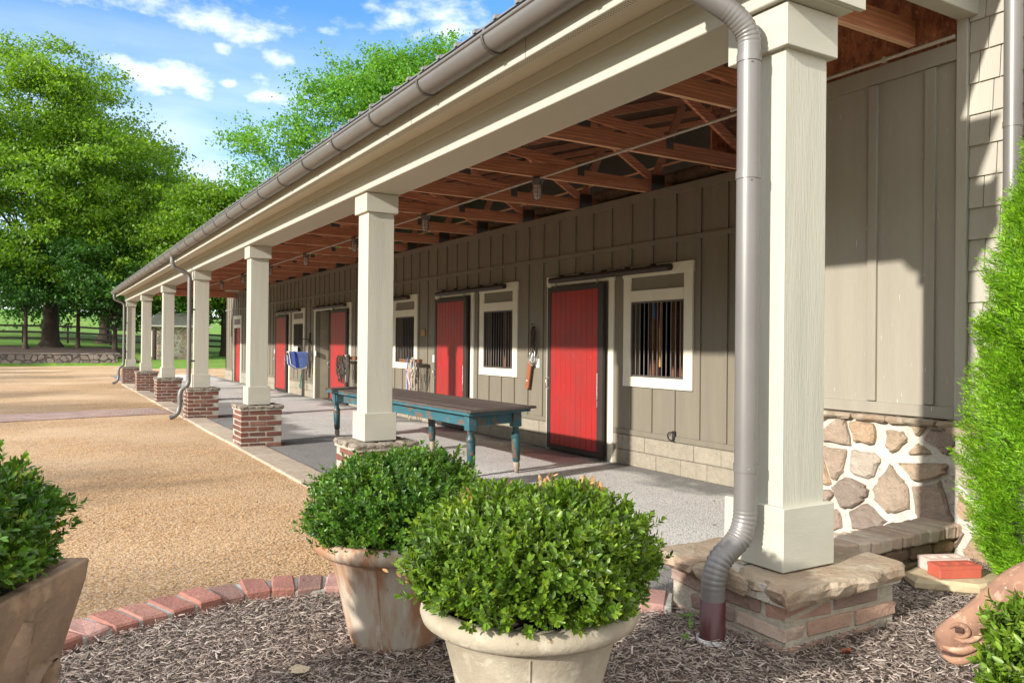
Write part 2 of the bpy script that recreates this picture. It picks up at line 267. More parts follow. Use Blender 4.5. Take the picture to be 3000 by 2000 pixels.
# ------------------------------------------------------------------ object helpers
def tag(o, label=None, cat=None, group=None, kind=None):
    if label: o['label'] = label
    if cat: o['category'] = cat
    if group: o['group'] = group
    if kind: o['kind'] = kind
    return o
def thing(name, loc=(0,0,0), label=None, cat=None, group=None):
    o = bpy.data.objects.new(name, None); COL.objects.link(o); o.location = loc; o.empty_display_size = .1
    return tag(o, label, cat, group)
class MB:
    def __init__(s): s.v = []; s.f = []; s.sm = []
    def add(s, vs, fs, smooth=False):
        b = len(s.v); s.v += [tuple(v) for v in vs]; s.f += [tuple(b+i for i in f) for f in fs]; s.sm += [smooth]*len(fs); return s
    def box(s, x0, x1, y0, y1, z0, z1):
        return s.add([(x,y,z) for x in (x0,x1) for y in (y0,y1) for z in (z0,z1)],
                     [(0,1,3,2),(4,6,7,5),(0,4,5,1),(2,3,7,6),(0,2,6,4),(1,5,7,3)])
    def bbox(s, x0, x1, y0, y1, z0, z1, b=.004, jit=0):
        # box with chamfered edges; jit moves the corners a little
        j = lambda: random.uniform(-jit, jit)
        cs = {}
        vs = []; idx = {}
        for i,x in enumerate((x0,x1)):
            for k,y in enumerate((y0,y1)):
                for l,z in enumerate((z0,z1)):
                    dx,dy,dz = (b if i==0 else -b),(b if k==0 else -b),(b if l==0 else -b)
                    jx,jy,jz = j(),j(),j()
                    idx[(i,k,l,'x')] = len(vs); vs.append((x+jx,y+dy+jy,z+dz+jz))
                    idx[(i,k,l,'y')] = len(vs); vs.append((x+dx+jx,y+jy,z+dz+jz))
                    idx[(i,k,l,'z')] = len(vs); vs.append((x+dx+jx,y+dy+jy,z+jz))
        I = lambda i,k,l,a: idx[(i,k,l,a)]
        fs = [(I(0,0,0,'x'),I(0,0,1,'x'),I(0,1,1,'x'),I(0,1,0,'x')),(I(1,0,0,'x'),I(1,1,0,'x'),I(1,1,1,'x'),I(1,0,1,'x')),
              (I(0,0,0,'y'),I(1,0,0,'y'),I(1,0,1,'y'),I(0,0,1,'y')),(I(0,1,0,'y'),I(0,1,1,'y'),I(1,1,1,'y'),I(1,1,0,'y')),
              (I(0,0,0,'z'),I(0,1,0,'z'),I(1,1,0,'z'),I(1,0,0,'z')),(I(0,0,1,'z'),I(1,0,1,'z'),I(1,1,1,'z'),I(0,1,1,'z'))]
        for l in (0,1):
            for k in (0,1): fs.append((I(0,k,l,'y'),I(1,k,l,'y'),I(1,k,l,'z'),I(0,k,l,'z')))
            for i in (0,1): fs.append((I(i,0,l,'x'),I(i,1,l,'x'),I(i,1,l,'z'),I(i,0,l,'z')))
        for i in (0,1):
            for k in (0,1): fs.append((I(i,k,0,'x'),I(i,k,1,'x'),I(i,k,1,'y'),I(i,k,0,'y')))
        for i in (0,1):
            for k in (0,1):
                for l in (0,1): fs.append((I(i,k,l,'x'),I(i,k,l,'y'),I(i,k,l,'z')))
        return s.add(vs, fs)
    def beam(s, p, q, w, h, up=(0,0,1)):
        # bar from p to q, w across, h along 'up'
        p, q = Vector(p), Vector(q); d = (q-p).normalized(); u = Vector(up)
        a = d.cross(u).normalized(); u = a.cross(d).normalized()
        vs = [c + a*(w/2*i) + u*(h/2*k) for c in (p,q) for i,k in ((-1,-1),(1,-1),(1,1),(-1,1))]
        return s.add(vs, [(0,1,2,3),(7,6,5,4),(0,4,5,1),(1,5,6,2),(2,6,7,3),(3,7,4,0)])
    def tube(s, pts, r, n=10, caps=True, smooth=True):
        pts = [Vector(p) for p in pts]; rs = r if isinstance(r, (list,tuple)) else [r]*len(pts)
        base = len(s.v); ref = None; rings = []
        for i, p in enumerate(pts):
            d = (pts[min(i+1,len(pts)-1)] - pts[max(i-1,0)]).normalized()
            if ref is None:
                ref = Vector((0,0,1)) if abs(d.z) < .9 else Vector((1,0,0))
            a = (ref - d*ref.dot(d)).normalized(); ref = a; b = d.cross(a)
            rings.append([p + (a*math.cos(2*math.pi*k/n) + b*math.sin(2*math.pi*k/n))*rs[i] for k in range(n)])
        vs = [v for rg in rings for v in rg]
        fs = [(i*n+k, i*n+(k+1)%n, (i+1)*n+(k+1)%n, (i+1)*n+k) for i in range(len(pts)-1) for k in range(n)]
        s.add(vs, fs, smooth)
        if caps: s.add(rings[0], [tuple(range(n))[::-1]]); s.add(rings[-1], [tuple(range(n))])
        return s
    def lathe(s, prof, c=(0,0,0), n=32, smooth=True, wob=0):
        c = Vector(c)
        vs = []
        for (r,z) in prof:
            for k in range(n):
                a = 2*math.pi*k/n; rr = r*(1+wob*math.sin(3*a+z*7)+wob*.6*math.sin(7*a-z*19))
                vs.append(c+Vector((rr*math.cos(a), rr*math.sin(a), z)))
        fs = [(i*n+k, i*n+(k+1)%n, (i+1)*n+(k+1)%n, (i+1)*n+k) for i in range(len(prof)-1) for k in range(n)]
        return s.add(vs, fs, smooth)
    def prism(s, poly, z0, z1, bev=0, top_in=0, axis='z', jit=0):
        # polygon extruded; poly are 2D points (CCW)
        n = len(poly); cx = sum(p[0] for p in poly)/n; cy = sum(p[1] for p in poly)/n
        def ring(k, z): return [(cx+(p[0]-cx)*k+random.uniform(-jit,jit), cy+(p[1]-cy)*k+random.uniform(-jit,jit), z+random.uniform(-jit,jit)) for p in poly]
        rr = max(max(abs(p[0]-cx),abs(p[1]-cy)) for p in poly)
        k = 1-bev/rr if bev else 1
        rs = [ring(1,z0), ring(1.0, z1-bev), ring(k, z1)] if bev else [ring(1,z0), ring(1,z1)]
        vs = [v for r in rs for v in r]; 
        if axis == 'x': vs = [(z, x, y) for x,y,z in vs]
        if axis == '-x': vs = [(-z, x, y) for x,y,z in vs]
        if axis == '-y': vs = [(x, -z, y) for x,y,z in vs]
        fs = [(i*n+k_, i*n+(k_+1)%n, (i+1)*n+(k_+1)%n, (i+1)*n+k_) for i in range(len(rs)-1) for k_ in range(n)]
        fs.append(tuple((len(rs)-1)*n+k_ for k_ in range(n))); fs.append(tuple(range(n))[::-1])
        return s.add(vs, fs)
    def move(s, d, rz=0, start=0):
        c_, s_ = math.cos(rz), math.sin(rz)
        s.v = s.v[:start]+[(x*c_-y*s_+d[0], x*s_+y*c_+d[1], z+d[2]) for x,y,z in s.v[start:]]; return s
    def build(s, name, m_, parent=None, origin=(0,0,0), bevel=0, fixn=True):
        me = bpy.data.meshes.new(name)
        ox,oy,oz = origin
        me.from_pydata([(x-ox,y-oy,z-oz) for x,y,z in s.v], [], s.f); me.materials.append(m_)
        me.polygons.foreach_set('use_smooth', s.sm)
        if fixn:
            bm = bmesh.new(); bm.from_mesh(me); bmesh.ops.recalc_face_normals(bm, faces=bm.faces); bm.to_mesh(me); bm.free()
        me.update()
        o = bpy.data.objects.new(name, me); COL.objects.link(o)
        if parent: o.parent = parent
        else: o.location = origin
        if bevel:
            md = o.modifiers.new('bevel','BEVEL'); md.width = bevel; md.segments = 2; md.limit_method = 'ANGLE'
        return o
def fastmesh(name, V, F, m_, parent=None, origin=(0,0,0), smooth=False):
    """V (n,3) array, F (k,c) array of equal-size faces"""
    me = bpy.data.meshes.new(name); V = np.asarray(V, np.float32)-np.array(origin, np.float32); F = np.asarray(F, np.int32); c = F.shape[1]
    me.vertices.add(len(V)); me.vertices.foreach_set('co', V.ravel())
    me.loops.add(F.size); me.loops.foreach_set('vertex_index', F.ravel())
    me.polygons.add(len(F)); me.polygons.foreach_set('loop_start', np.arange(0, F.size, c, dtype=np.int32)); 
    me.polygons.foreach_set('loop_total', np.full(len(F), c, np.int32))
    if smooth: me.polygons.foreach_set('use_smooth', np.ones(len(F), bool))
    me.materials.append(m_); me.update(calc_edges=True); me.validate()
    o = bpy.data.objects.new(name, me); COL.objects.link(o)
    if parent: o.parent = parent
    else: o.location = origin
    return o
def copy_tree(o, parent=None):
    c = o.copy(); COL.objects.link(c); c.parent = parent
    for ch in [x for x in bpy.data.objects if x.parent == o]: copy_tree(ch, c)
    return c
def unit(a): return a/np.maximum(np.linalg.norm(a, axis=-1, keepdims=True), 1e-9)
LEAF_T = np.array([(0,0,0),(-.42,.38,.10),(.42,.38,.10),(-.34,.74,.08),(.34,.74,.08),(0,1.0,0)], float)
LEAF_F = np.array([(0,2,4,5),(0,5,3,1)])
def leaves(P, D, Nn, ln, wd):
    """leaf blades at P growing along D, facing Nn"""
    D = unit(D); X = unit(np.cross(D, Nn)); Z = np.cross(X, D)
    n = len(P); V = (P[:,None,:] + X[:,None,:]*(LEAF_T[None,:,0:1]*wd[:,None,None]) + D[:,None,:]*(LEAF_T[None,:,1:2]*ln[:,None,None]) + Z[:,None,:]*(LEAF_T[None,:,2:3]*wd[:,None,None]*1.3))
    F = (np.arange(n)[:,None,None]*6 + LEAF_F[None]).reshape(-1,4)
    return V.reshape(-1,3), F
QT = np.array([(-.5,0,.0),(.5,0,.0),(.42,1,.0),(-.42,1,.0)])
def quads(P, D, Nn, ln, wd):
    D = unit(D); X = unit(np.cross(D, Nn))
    T = np.array([(0,0),(.5,.45),(0,1),(-.5,.45)])
    n = len(P); V = P[:,None,:] + X[:,None,:]*(T[None,:,0:1]*wd[:,None,None]) + D[:,None,:]*(T[None,:,1:2]*ln[:,None,None])
    return V.reshape(-1,3), np.arange(n*4).reshape(n,4)
def rdir(n): return unit(rng.normal(size=(n,3)))

# ------------------------------------------------------------------ setting: ground
def sheet(name, poly, z, m_, kind='structure'):
    b = MB(); b.add([(x,y,z) for x,y in poly], [tuple(range(len(poly)))])
    o = b.build(name, m_); o['kind'] = kind; return o
EDGE = [(-3.6,-.35),(-3.2,.35),(-2.75,.95),(-2.32,1.28),(-1.98,1.43),(-1.70,1.50),(-1.38,1.45),(-1.0,1.27),(-.55,.90),(-.12,.50)]
def catmull(pts, step):
    out = []
    P_ = [pts[0]]+list(pts)+[pts[-1]]
    for i in range(1, len(P_)-2):
        for t in np.linspace(0,1,16,endpoint=False):
            a,b,c,d = [np.array(P_[i+k]) for k in (-1,0,1,2)]
            out.append(.5*((2*b)+(-a+c)*t+(2*a-5*b+4*c-d)*t*t+(-a+3*b-3*c+d)*t**3))
    out.append(np.array(pts[-1])); out = np.array(out)
    sl = np.r_[0, np.cumsum(np.linalg.norm(np.diff(out, axis=0), axis=1))]
    n = int(sl[-1]/step); q = np.linspace(0, sl[-1], n+1)
    return np.stack([np.interp(q, sl, out[:,k]) for k in range(out.shape[1])], 1)
courtyard = sheet('courtyard_gravel', [(-15,-30),(60,-30),(60,49),(-60,49),(-60,-30)][0:5], 0, GRAVEL)
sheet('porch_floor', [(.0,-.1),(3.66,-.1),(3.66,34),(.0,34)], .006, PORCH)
sheet('side_lawn', [(-60,-30),(-13,-30),(-15,49),(-60,49)], .012, GRASS)
MZ = .322
ec = catmull(EDGE, .05)
mulch_poly = [tuple(p) for p in ec] + [(-.1,.3),(2.03,.3),(2.03,-9),(-4.5,-9),(-4.2,-1.4)]
b = MB(); n = len(mulch_poly)
b.add([(x,y,z) for z in (0.0,MZ) for x,y in mulch_poly], [tuple(range(n,2*n))]+[(i,(i+1)%n,n+(i+1)%n,n+i) for i in range(n)])
o = b.build('mulch_bed', MULCH_G); o['kind'] = 'structure'
# stone pavers set along the porch edge (flush strip)
b = MB(); y = .9
while y < 27.2:
    w = random.uniform(.5,1.0)
    b.bbox(-.15+random.uniform(-.012,.012), .20, y, y+w-.012, -.05, .028+random.uniform(-.003,.003), b=.006); y += w
tag(b.build('paver_edging', PAVER), kind='structure')
# brick band across the courtyard
b = MB()
p0, p1 = np.array((-.19,15.5)), np.array((-30.0,9.0)); dd = unit(p1-p0); nn = np.array((dd[1],-dd[0]))
b.add([(*(p0+nn*.74*s_+dd*t),.008) for t,s_ in ((0,-1),(0,1),(26,1),(26,-1))], [(0,1,2,3)])
for r in range(14):
    for k in range(120):
        c = p0+dd*(k*.215+(r%2)*.1)+nn*(-.70+r*.105)
        if c[0] < -26: break
        pl = [tuple(c+dd*a+nn*e) for a,e in ((0,-.045),(.2,-.045),(.2,.045),(0,.045))]
        b.prism(pl, -.02, .016)
tag(b.build('brick_path', mat('paving_brick', (.44,.30,.25),(.36,.25,.21),scale=14,rough=.9,bump=.5,bscale=40,bdist=.006,isl=[(0,(.42,.27,.22)),(.3,(.34,.24,.21)),(.55,(.48,.34,.29)),(.8,(.40,.33,.30))]), fixn=False), kind='structure')

# hill of grass behind the stone wall
def hz(x, y):
    t = np.clip((y-49)/15, 0, 1); base = .42 + (.55+.028*(-x+4))*t
    base = np.where(x > 2, base*np.clip((y-43)/16,0,1)*.9, base)
    u = np.clip((y-66)/70, 0, 1)
    return base + 4.6*u*u*(3-2*u) + np.clip((y-136)/200,0,1)*5 + .10*np.sin(x*.31+y*.11)*t
xs = np.r_[np.linspace(-160,-22,24), np.linspace(-20,24,60), np.linspace(28,200,26)]
ys = np.r_[np.linspace(42.5,70,46), np.linspace(72,140,40), np.linspace(146,420,20)]
X, Y = np.meshgrid(xs, ys); Z = hz(X, Y)
Z = np.where((Y < 48.6) & (X < 1.9), -.3, Z)
idx = np.arange(X.size).reshape(X.shape)
F = np.stack([idx[:-1,:-1],idx[:-1,1:],idx[1:,1:],idx[1:,:-1]],-1).reshape(-1,4)
tag(fastmesh('grass_hill', np.stack([X,Y,Z],-1).reshape(-1,3), F, GRASS, smooth=True), kind='structure')
# dark mulch under the trees
xs = np.linspace(-14,2.6,60); ys = np.linspace(48.7,62,30); X, Y = np.meshgrid(xs, ys)
lim = 61-.55*np.abs(X+3)*.9+1.2*np.sin(X*.9)
Z = hz(X,Y)+.06; Z = np.where(Y > lim, Z-.25, Z); Z = np.where((Y<50.5)&(X<-4), Z-.2, Z)
idx = np.arange(X.size).reshape(X.shape)
F = np.stack([idx[:-1,:-1],idx[:-1,1:],idx[1:,1:],idx[1:,:-1]],-1).reshape(-1,4)
tag(fastmesh('tree_mulch_bed', np.stack([X,Y,Z],-1).reshape(-1,3), F, MULCH_D, smooth=True), kind='structure')

# ------------------------------------------------------------------ masonry helpers
def brick_pier(w0, w1, d0, d1, z0, z1, ch, ln=.19, mort=.018, bd=.095, jit=.002):
    """bricks of a solid square pier, z from z0 up; returns (bricks MB, mortar MB)"""
    B = MB(); Mo = MB(); nc = round((z1-z0)/ch); ch = (z1-z0)/nc
    Mo.box(w0+.006, w1-.006, d0+.006, d1-.006, z0-.05, z1)
    for c in range(nc):
        za, zb = z0+c*ch+mort*.4, z0+(c+1)*ch-mort*.6
        for side in range(4):
            L0, L1 = ((w0,w1),(d0,d1))[side%2]
            t = L0 + (0 if (c+side)%2 else bd+mort)
            t1 = L1 - (bd+mort if (c+side)%2 else 0)
            n = max(1, round((t1-t)/(ln+mort))); st = (t1-t)/n
            for k in range(n):
                a, e = t+k*st+mort/2*(k>0), t+(k+1)*st-mort/2*(k<n-1)
                o_ = random.uniform(-.003,.004)
                if side == 0: B.bbox(a,e,d0-o_,d0+bd,za,zb,.005,jit)
                if side == 2: B.bbox(a,e,d1-bd,d1+o_,za,zb,.005,jit)
                if side == 1: B.bbox(w1-bd,w1+o_,a,e,za,zb,.005,jit)
                if side == 3: B.bbox(w0-o_,w0+bd,a,e,za,zb,.005,jit)
    return B, Mo
def rough_slab(B, poly, z0, z1, rough=.01, seg=.05):
    """flagstone: polygon with broken edges"""
    pts = []
    n = len(poly)
    for i in range(n):
        a, c = np.array(poly[i]), np.array(poly[(i+1)%n]); m_ = max(1,int(np.linalg.norm(c-a)/seg))
        for k in range(m_): pts.append(a+(c-a)*k/m_)
    pts = np.array(pts); cen = pts.mean(0); n = len(pts)
    off = rng.normal(0, rough, n); off = (off+np.roll(off,1)*.6)
    rad = unit(pts-cen)
    rings = []
    for (z, o_, s_) in ((z0,-.022,1),(z0+(z1-z0)*.35,.0,1),(z0+(z1-z0)*.75,.002,1),(z1,-.012,.8)):
        rr = pts + rad*(o_+off*s_+rng.normal(0,rough*.5,n))[:,None]
        rings += [(x,y,z+random.uniform(-.002,.002)) for x,y in rr]
    fs = [(i*n+k, i*n+(k+1)%n, (i+1)*n+(k+1)%n, (i+1)*n+k) for i in range(3) for k in range(n)]
    fs += [tuple(3*n+k for k in range(n)), tuple(range(n))[::-1]]
    B.add(rings, fs)
def voronoi_stones(u0, u1, v0, v1, size, gap, seed, jitter=.45):
    """irregular fieldstone outlines filling a rectangle"""
    g = np.random.default_rng(seed); nx, ny = max(1,round((u1-u0)/size)), max(1,round((v1-v0)/(size*.85)))
    pts = []
    for i in range(-1,nx+1):
        for k in range(-1,ny+1):
            pts.append((u0+(i+.5+g.uniform(-jitter,jitter)+(k%2)*.4)*(u1-u0)/nx, v0+(k+.5+g.uniform(-jitter,jitter))*(v1-v0)/ny))
    pts = np.array(pts); out = []
    for i, p in enumerate(pts):
        poly = [(u0,v0),(u1,v0),(u1,v1),(u0,v1)]
        d = np.linalg.norm(pts-p, axis=1); near = np.argsort(d)[1:14]
        for j in near:
            q = pts[j]; mid = (p+q)/2; nrm = unit(q-p); gg = gap*g.uniform(.5,1.6)/2
            lim = nrm@mid-gg; new = []
            for a in range(len(poly)):
                A, Bp = np.array(poly[a]), np.array(poly[(a+1)%len(poly)]); da, db = nrm@A-lim, nrm@Bp-lim
                if da <= 0: new.append(tuple(A))
                if da*db < 0: new.append(tuple(A+(Bp-A)*(da/(da-db))))
            poly = new
            if len(poly) < 3: break
        if len(poly) < 3: continue
        # soften corners
        for cut in (.12,.25):
            q = []
            for a in range(len(poly)):
                A, Bp = np.array(poly[a]), np.array(poly[(a+1)%len(poly)]); q += [tuple(A*(1-cut)+Bp*cut), tuple(A*cut+Bp*(1-cut))]
            poly = q
        c = np.mean(poly, axis=0); ex = np.ptp(np.array(poly), axis=0)
        if min(ex) < size*.16: continue
        k = g.choice([.62,.85,.95,1.0,1.03])
        out.append([tuple(c+(np.array(a)-c)*k*(1+g.normal(0,.055))) for a in poly])
    return out

# ------------------------------------------------------------------ the barn
SP = 4.4923
barn = thing('barn', (0,0,0), 'long khaki board and batten horse barn with an open porch on cream columns', 'barn')
def place(o, loc): o.location = loc; return o

# columns
def make_column(k, pier=True):
    b = MB(); b.bbox(.028,.269,.03,.272,.80,2.60,.003); col = b.build('column', CREAM, barn)
    b = MB(); b.bbox(-.001,.297,-.001,.30,.572,.815,.004); b.build('base_block', CREAM_H, col)
    b = MB(); b.bbox(.0,.297,0,.30,2.57,2.735,.003); b.build('capital', CREAM_H, col)
    return col
def cap_stones(z0=.512, z1=.572, a=-.135, e=.455, a2=-.135, e2=.455):
    B = MB(); 
    lay = [[(a,a2),(a+.24,a2),(a+.22,a2+.20),(a,a2+.17)],[(a+.27,a2),(e-.17,a2),(e-.19,a2+.22),(a+.25,a2+.21)],[(e-.15,a2),(e,a2),(e,a2+.32),(e-.17,a2+.26)],
           [(a,a2+.2),(a+.24,a2+.23),(a+.2,e2-.15),(a,e2-.17)],[(a,e2-.14),(a+.26,e2-.13),(a+.24,e2),(a,e2)],[(a+.28,a2+.24),(e-.2,a2+.24),(e-.2,e2-.16),(a+.26,e2-.14)],
           [(a+.29,e2-.12),(e-.2,e2-.13),(e-.18,e2),(a+.28,e2)],[(e-.17,a2+.35),(e,a2+.36),(e,e2),(e-.15,e2)]]
    for p in lay: rough_slab(B, p, z0+random.uniform(0,.008), z1-.004+random.uniform(-.006,.002), .006, .04)
    return B
cols = [make_column(0)]
B, Mo = brick_pier(-.11,.43,-.11,.43,.0,.512,.0735)
c1 = make_column(1); place(c1, (0,SP,0))
pier = Mo.build('brick_pier', MORTAR, c1); B.build('bricks', BRICK, pier)
cs_ = cap_stones().build('cap_stones', FLAG_D, c1)
Mo = MB(); Mo.box(-.12,.44,-.12,.44,.5,.553); Mo.build('cap_mortar', MORTAR, cs_)
for k in range(2,7):
    c = copy_tree(c1, barn); place(c, (0,k*SP,0))
# corner column plinth, broader, of tumbled brick with a flagstone top
B, Mo = brick_pier(-.10,.54,-.10,.50,.20,.50,.083, ln=.20, mort=.02, bd=.10, jit=.006)
p0 = Mo.build('brick_pier', mat('cream_mortar', (.50,.45,.36), (.40,.35,.27), scale=14, rough=.95, bump=1, bscale=40, bdist=.015), cols[0]); B.build('bricks', BRICK_T, p0)
B = MB()
rough_slab(B, [(-.155,-.155),(.25,-.165),(.60,-.12),(.62,.16),(.30,.20),(-.06,.17)], .502, .566, .010, .035)
rough_slab(B, [(-.16,.02),(-.08,.18),(-.02,.26),(-.17,.30)], .50, .565, .006, .03)
rough_slab(B, [(-.17,.32),(.05,.25),(.30,.24),(.34,.56),(-.15,.57)], .497, .560, .010, .035)
rough_slab(B, [(.34,.22),(.62,.19),(.60,.52),(.36,.54)], .50, .558, .010, .035)
tp = B.build('flag_stones', FLAG, cols[0])
Mo = MB(); Mo.box(-.115,.555,-.115,.515,.49,.552); Mo.build('cap_mortar', MORTAR_W, tp)

# eave: beam, frieze, soffit, fascia, gutter
YE, Y0 = 27.30, -.06
b = MB(); b.bbox(-.028,.312,Y0,YE,2.738,3.0,.004); b.build('porch_beam', SOFFIT if 0 else CREAM_H, barn)
b = MB(); b.bbox(-.045,-.029,Y0,YE,2.882,2.944,.003); b.build('frieze_board', CREAM_H, barn)
b = MB(); b.box(-.275,-.029,Y0,YE,2.945,2.962); sf = b.build('soffit', SOFFIT, barn)
vent = mat('soffit_vent', (.62,.58,.47), (.58,.54,.43), scale=3, rough=.6)
vt = vent.node_tree; vo = vt.nodes.new('ShaderNodeTexVoronoi'); vo.inputs['Scale'].default_value = 1; vo.inputs['Randomness'].default_value = 0
vc = vt.nodes.new('ShaderNodeTexCoord'); vm_ = vt.nodes.new('ShaderNodeMapping'); vm_.inputs['Scale'].default_value = (75,50,0); vm_.inputs['Rotation'].default_value = (0,0,.0)
vt.links.new(vc.outputs['Object'], vm_.inputs['Vector']); vt.links.new(vm_.outputs[0], vo.inputs['Vector'])
vr = vt.nodes.new('ShaderNodeMapRange'); vt.links.new(vo.outputs['Distance'], vr.inputs[0]); vr.inputs[1].default_value = .24; vr.inputs[2].default_value = .30
vmx = vt.nodes.new('ShaderNodeMixRGB'); vt.links.new(vr.outputs[0], vmx.inputs[0]); vmx.inputs[1].default_value = (.10,.085,.06,1)
old = vt.nodes['Principled BSDF'].inputs['Base Color'].links[0].from_socket
vt.links.new(old, vmx.inputs[2]); vt.links.new(vmx.outputs[0], vt.nodes['Principled BSDF'].inputs['Base Color'])
b = MB(); b.box(-.262,-.165,Y0+.02,YE-.02,2.941,2.947); b.build('vent_strip', vent, sf)
b = MB(); b.bbox(-.298,-.276,Y0,YE,2.888,3.03,.003); b.build('fascia', CREAM_H, barn)
for y in np.arange(1.4,YE,1.45):
    b = MB(); b.box(-.2995,-.2985,y,y+.0025,2.889,3.03); b.build('fascia_joint', GUTTER_D, barn)
# half round gutter
gx, gzc, gr = -.378, 3.028, .075
b = MB(); n = 14; prof = [(gx+gr*math.cos(a), gzc+gr*math.sin(a)) for a in np.linspace(math.pi*.97, 2*math.pi, n)]
prof_in = [(gx+(gr-.004)*math.cos(a), gzc+(gr-.004)*math.sin(a)) for a in np.linspace(math.pi*.97, 2*math.pi, n)]
ring = prof+prof_in[::-1]; N2 = len(ring)
vs = [(x,y,z) for y in (Y0-.01,YE) for x,z in ring]
b.add(vs, [(k,(k+1)%N2,N2+(k+1)%N2,N2+k) for k in range(N2)], True)
b.tube([(gx-gr,Y0,gzc+.010),(gx-gr,YE,gzc+.010)], .011, 8)
b.add([(x,YE,z) for x,z in prof], [tuple(range(n))]); b.add([(x,Y0-.01,z) for x,z in prof], [tuple(range(n))])
gut = b.build('gutter', GUTTER, barn)
gy = np.arange(.75,YE,.83)
b0 = None
for y in gy:
    if b0 is None:
        b = MB(); pts = [(gx+(gr+.006)*math.cos(a), 0, gzc+(gr+.006)*math.sin(a)) for a in np.linspace(math.pi*.98, 1.93*math.pi, 12)]
        for p, q in zip(pts[:-1], pts[1:]): b.beam(p, q, .022, .004, up=(gx-(p[0]+q[0])/2, 0, gzc-(p[2]+q[2])/2))
        b.beam((gx-gr-.004,0,gzc), (gx-gr+.02,0.02,gzc+.055), .012, .003)
        b0 = b.build('gutter_strap', GUTTER_D, gut); b0.location.y = y
    else:
        o = b0.copy(); COL.objects.link(o); o.location.y = y

# downspouts
def arc_pts(pts, n=7, rad=.08):
    """polyline with rounded corners"""
    pts = [Vector(p) for p in pts]; out = [pts[0]]
    for a, c, d in zip(pts[:-2], pts[1:-1], pts[2:]):
        r1 = min(rad, (a-c).length*.45, (d-c).length*.45); p, q = c+(a-c).normalized()*r1, c+(d-c).normalized()*r1
        for t in np.linspace(0,1,n): out.append(p*(1-t)**2+c*2*t*(1-t)+q*t*t)
    out.append(pts[-1]); return out
def ribbed(b, path, r, n=20):
    """pipe whose bends carry pressed ribs"""
    P_ = [Vector(p) for p in path]; out = []; rs = []
    sl = [0]
    for p, q in zip(P_[:-1], P_[1:]): sl.append(sl[-1]+(q-p).length)
    m_ = int(sl[-1]/.006)
    def at(s_):
        for i in range(len(sl)-1):
            if s_ <= sl[i+1] or i == len(sl)-2: return P_[i].lerp(P_[i+1], (s_-sl[i])/max(1e-6,sl[i+1]-sl[i]))
    for i in range(m_+1):
        s_ = sl[-1]*i/m_; p = at(s_); d1 = (at(min(sl[-1],s_+.02))-p); d0 = (p-at(max(0,s_-.02)))
        bend = d0.angle(d1, 0) if d0.length > 1e-5 and d1.length > 1e-5 else 0
        rib = min(1, bend*5)*(.0035 if i % 3 == 0 else -.0012)
        out.append(p); rs.append(r+rib)
    b.tube(out, rs, n)
def downspout(y, corner=False):
    r = .044
    b = MB(); ds = None
    if corner:
        top = [(-.378,y+.16,2.96),(-.378,y+.16,2.90),(-.34,y+.13,2.84),(-.13,y+.02,2.70),(-.072,y,2.63),(-.072,y,2.50)]
        bot = [(-.072,y,.86),(-.072,y,.76),(-.10,y+.002,.69),(-.205,y+.006,.62),(-.232,y+.008,.55),(-.232,y+.008,.47)]
    else:
        top = [(-.378,y-.02,2.96),(-.378,y-.02,2.86),(-.355,y-.01,2.78),(-.13,y,2.68),(-.072,y,2.62),(-.072,y,2.50)]
        bot = [(-.072,y,.80),(-.072,y,.68),(-.10,y,.61),(-.20,y,.53),(-.222,y,.45),(-.222,y,.22),(-.25,y-.01,.11),(-.33,y-.02,.05),(-.40,y-.03,.035)]
    r_ = r if corner else .040
    b.tube([(-.072,y,2.50),(-.072,y,.80)], r_, 24)
    for z in ((2.52,2.07,.945) if corner else (1.6,)): b.tube([(-.072,y,z+.03),(-.072,y,z-.0)], r_+.003, 24)
    ds = b.build('downspout', GUTTER, barn)
    b = MB(); ribbed(b, arc_pts(top, 6, .06), r_); b.build('upper_elbow', GUTTER, ds)
    b = MB(); ribbed(b, arc_pts(bot, 6, .07), r_+.001); b.build('lower_elbow', GUTTER, ds)
    if corner:
        b = MB(); b.lathe([(r+.003,.30),(r+.003,.475),(r-.004,.475)], (-.232,y+.008,0), 28); b.build('boot_pipe', PIPE_BR, ds)
        b = MB(); b.lathe([(r+.016,.30),(r+.016,.337),(r+.010,.337),(r+.010,.30)], (-.232,y+.008,0), 28); b.build('drain_collar', PVC, ds)
    else:
        b = MB()
        for z in (1.05,2.0): b.box(-.072,.03,y-.006,y+.006,z,z+.03)
        b.build('pipe_bracket', GUTTER_D, ds)
    # screws
    b = MB()
    for z in ((2.51,2.06,.96) if corner else (1.59,)): b.lathe([(0,.003),(.003,.002),(.004,0)], (0,0,0), 8); b.move((-.072-r_*.55,y-r_*.9,z), start=len(b.v)-24)
    b.build('screw', STEEL, ds)
    return ds
downspout(.12, True)
downspout(3*SP+.05); downspout(6*SP+.02)

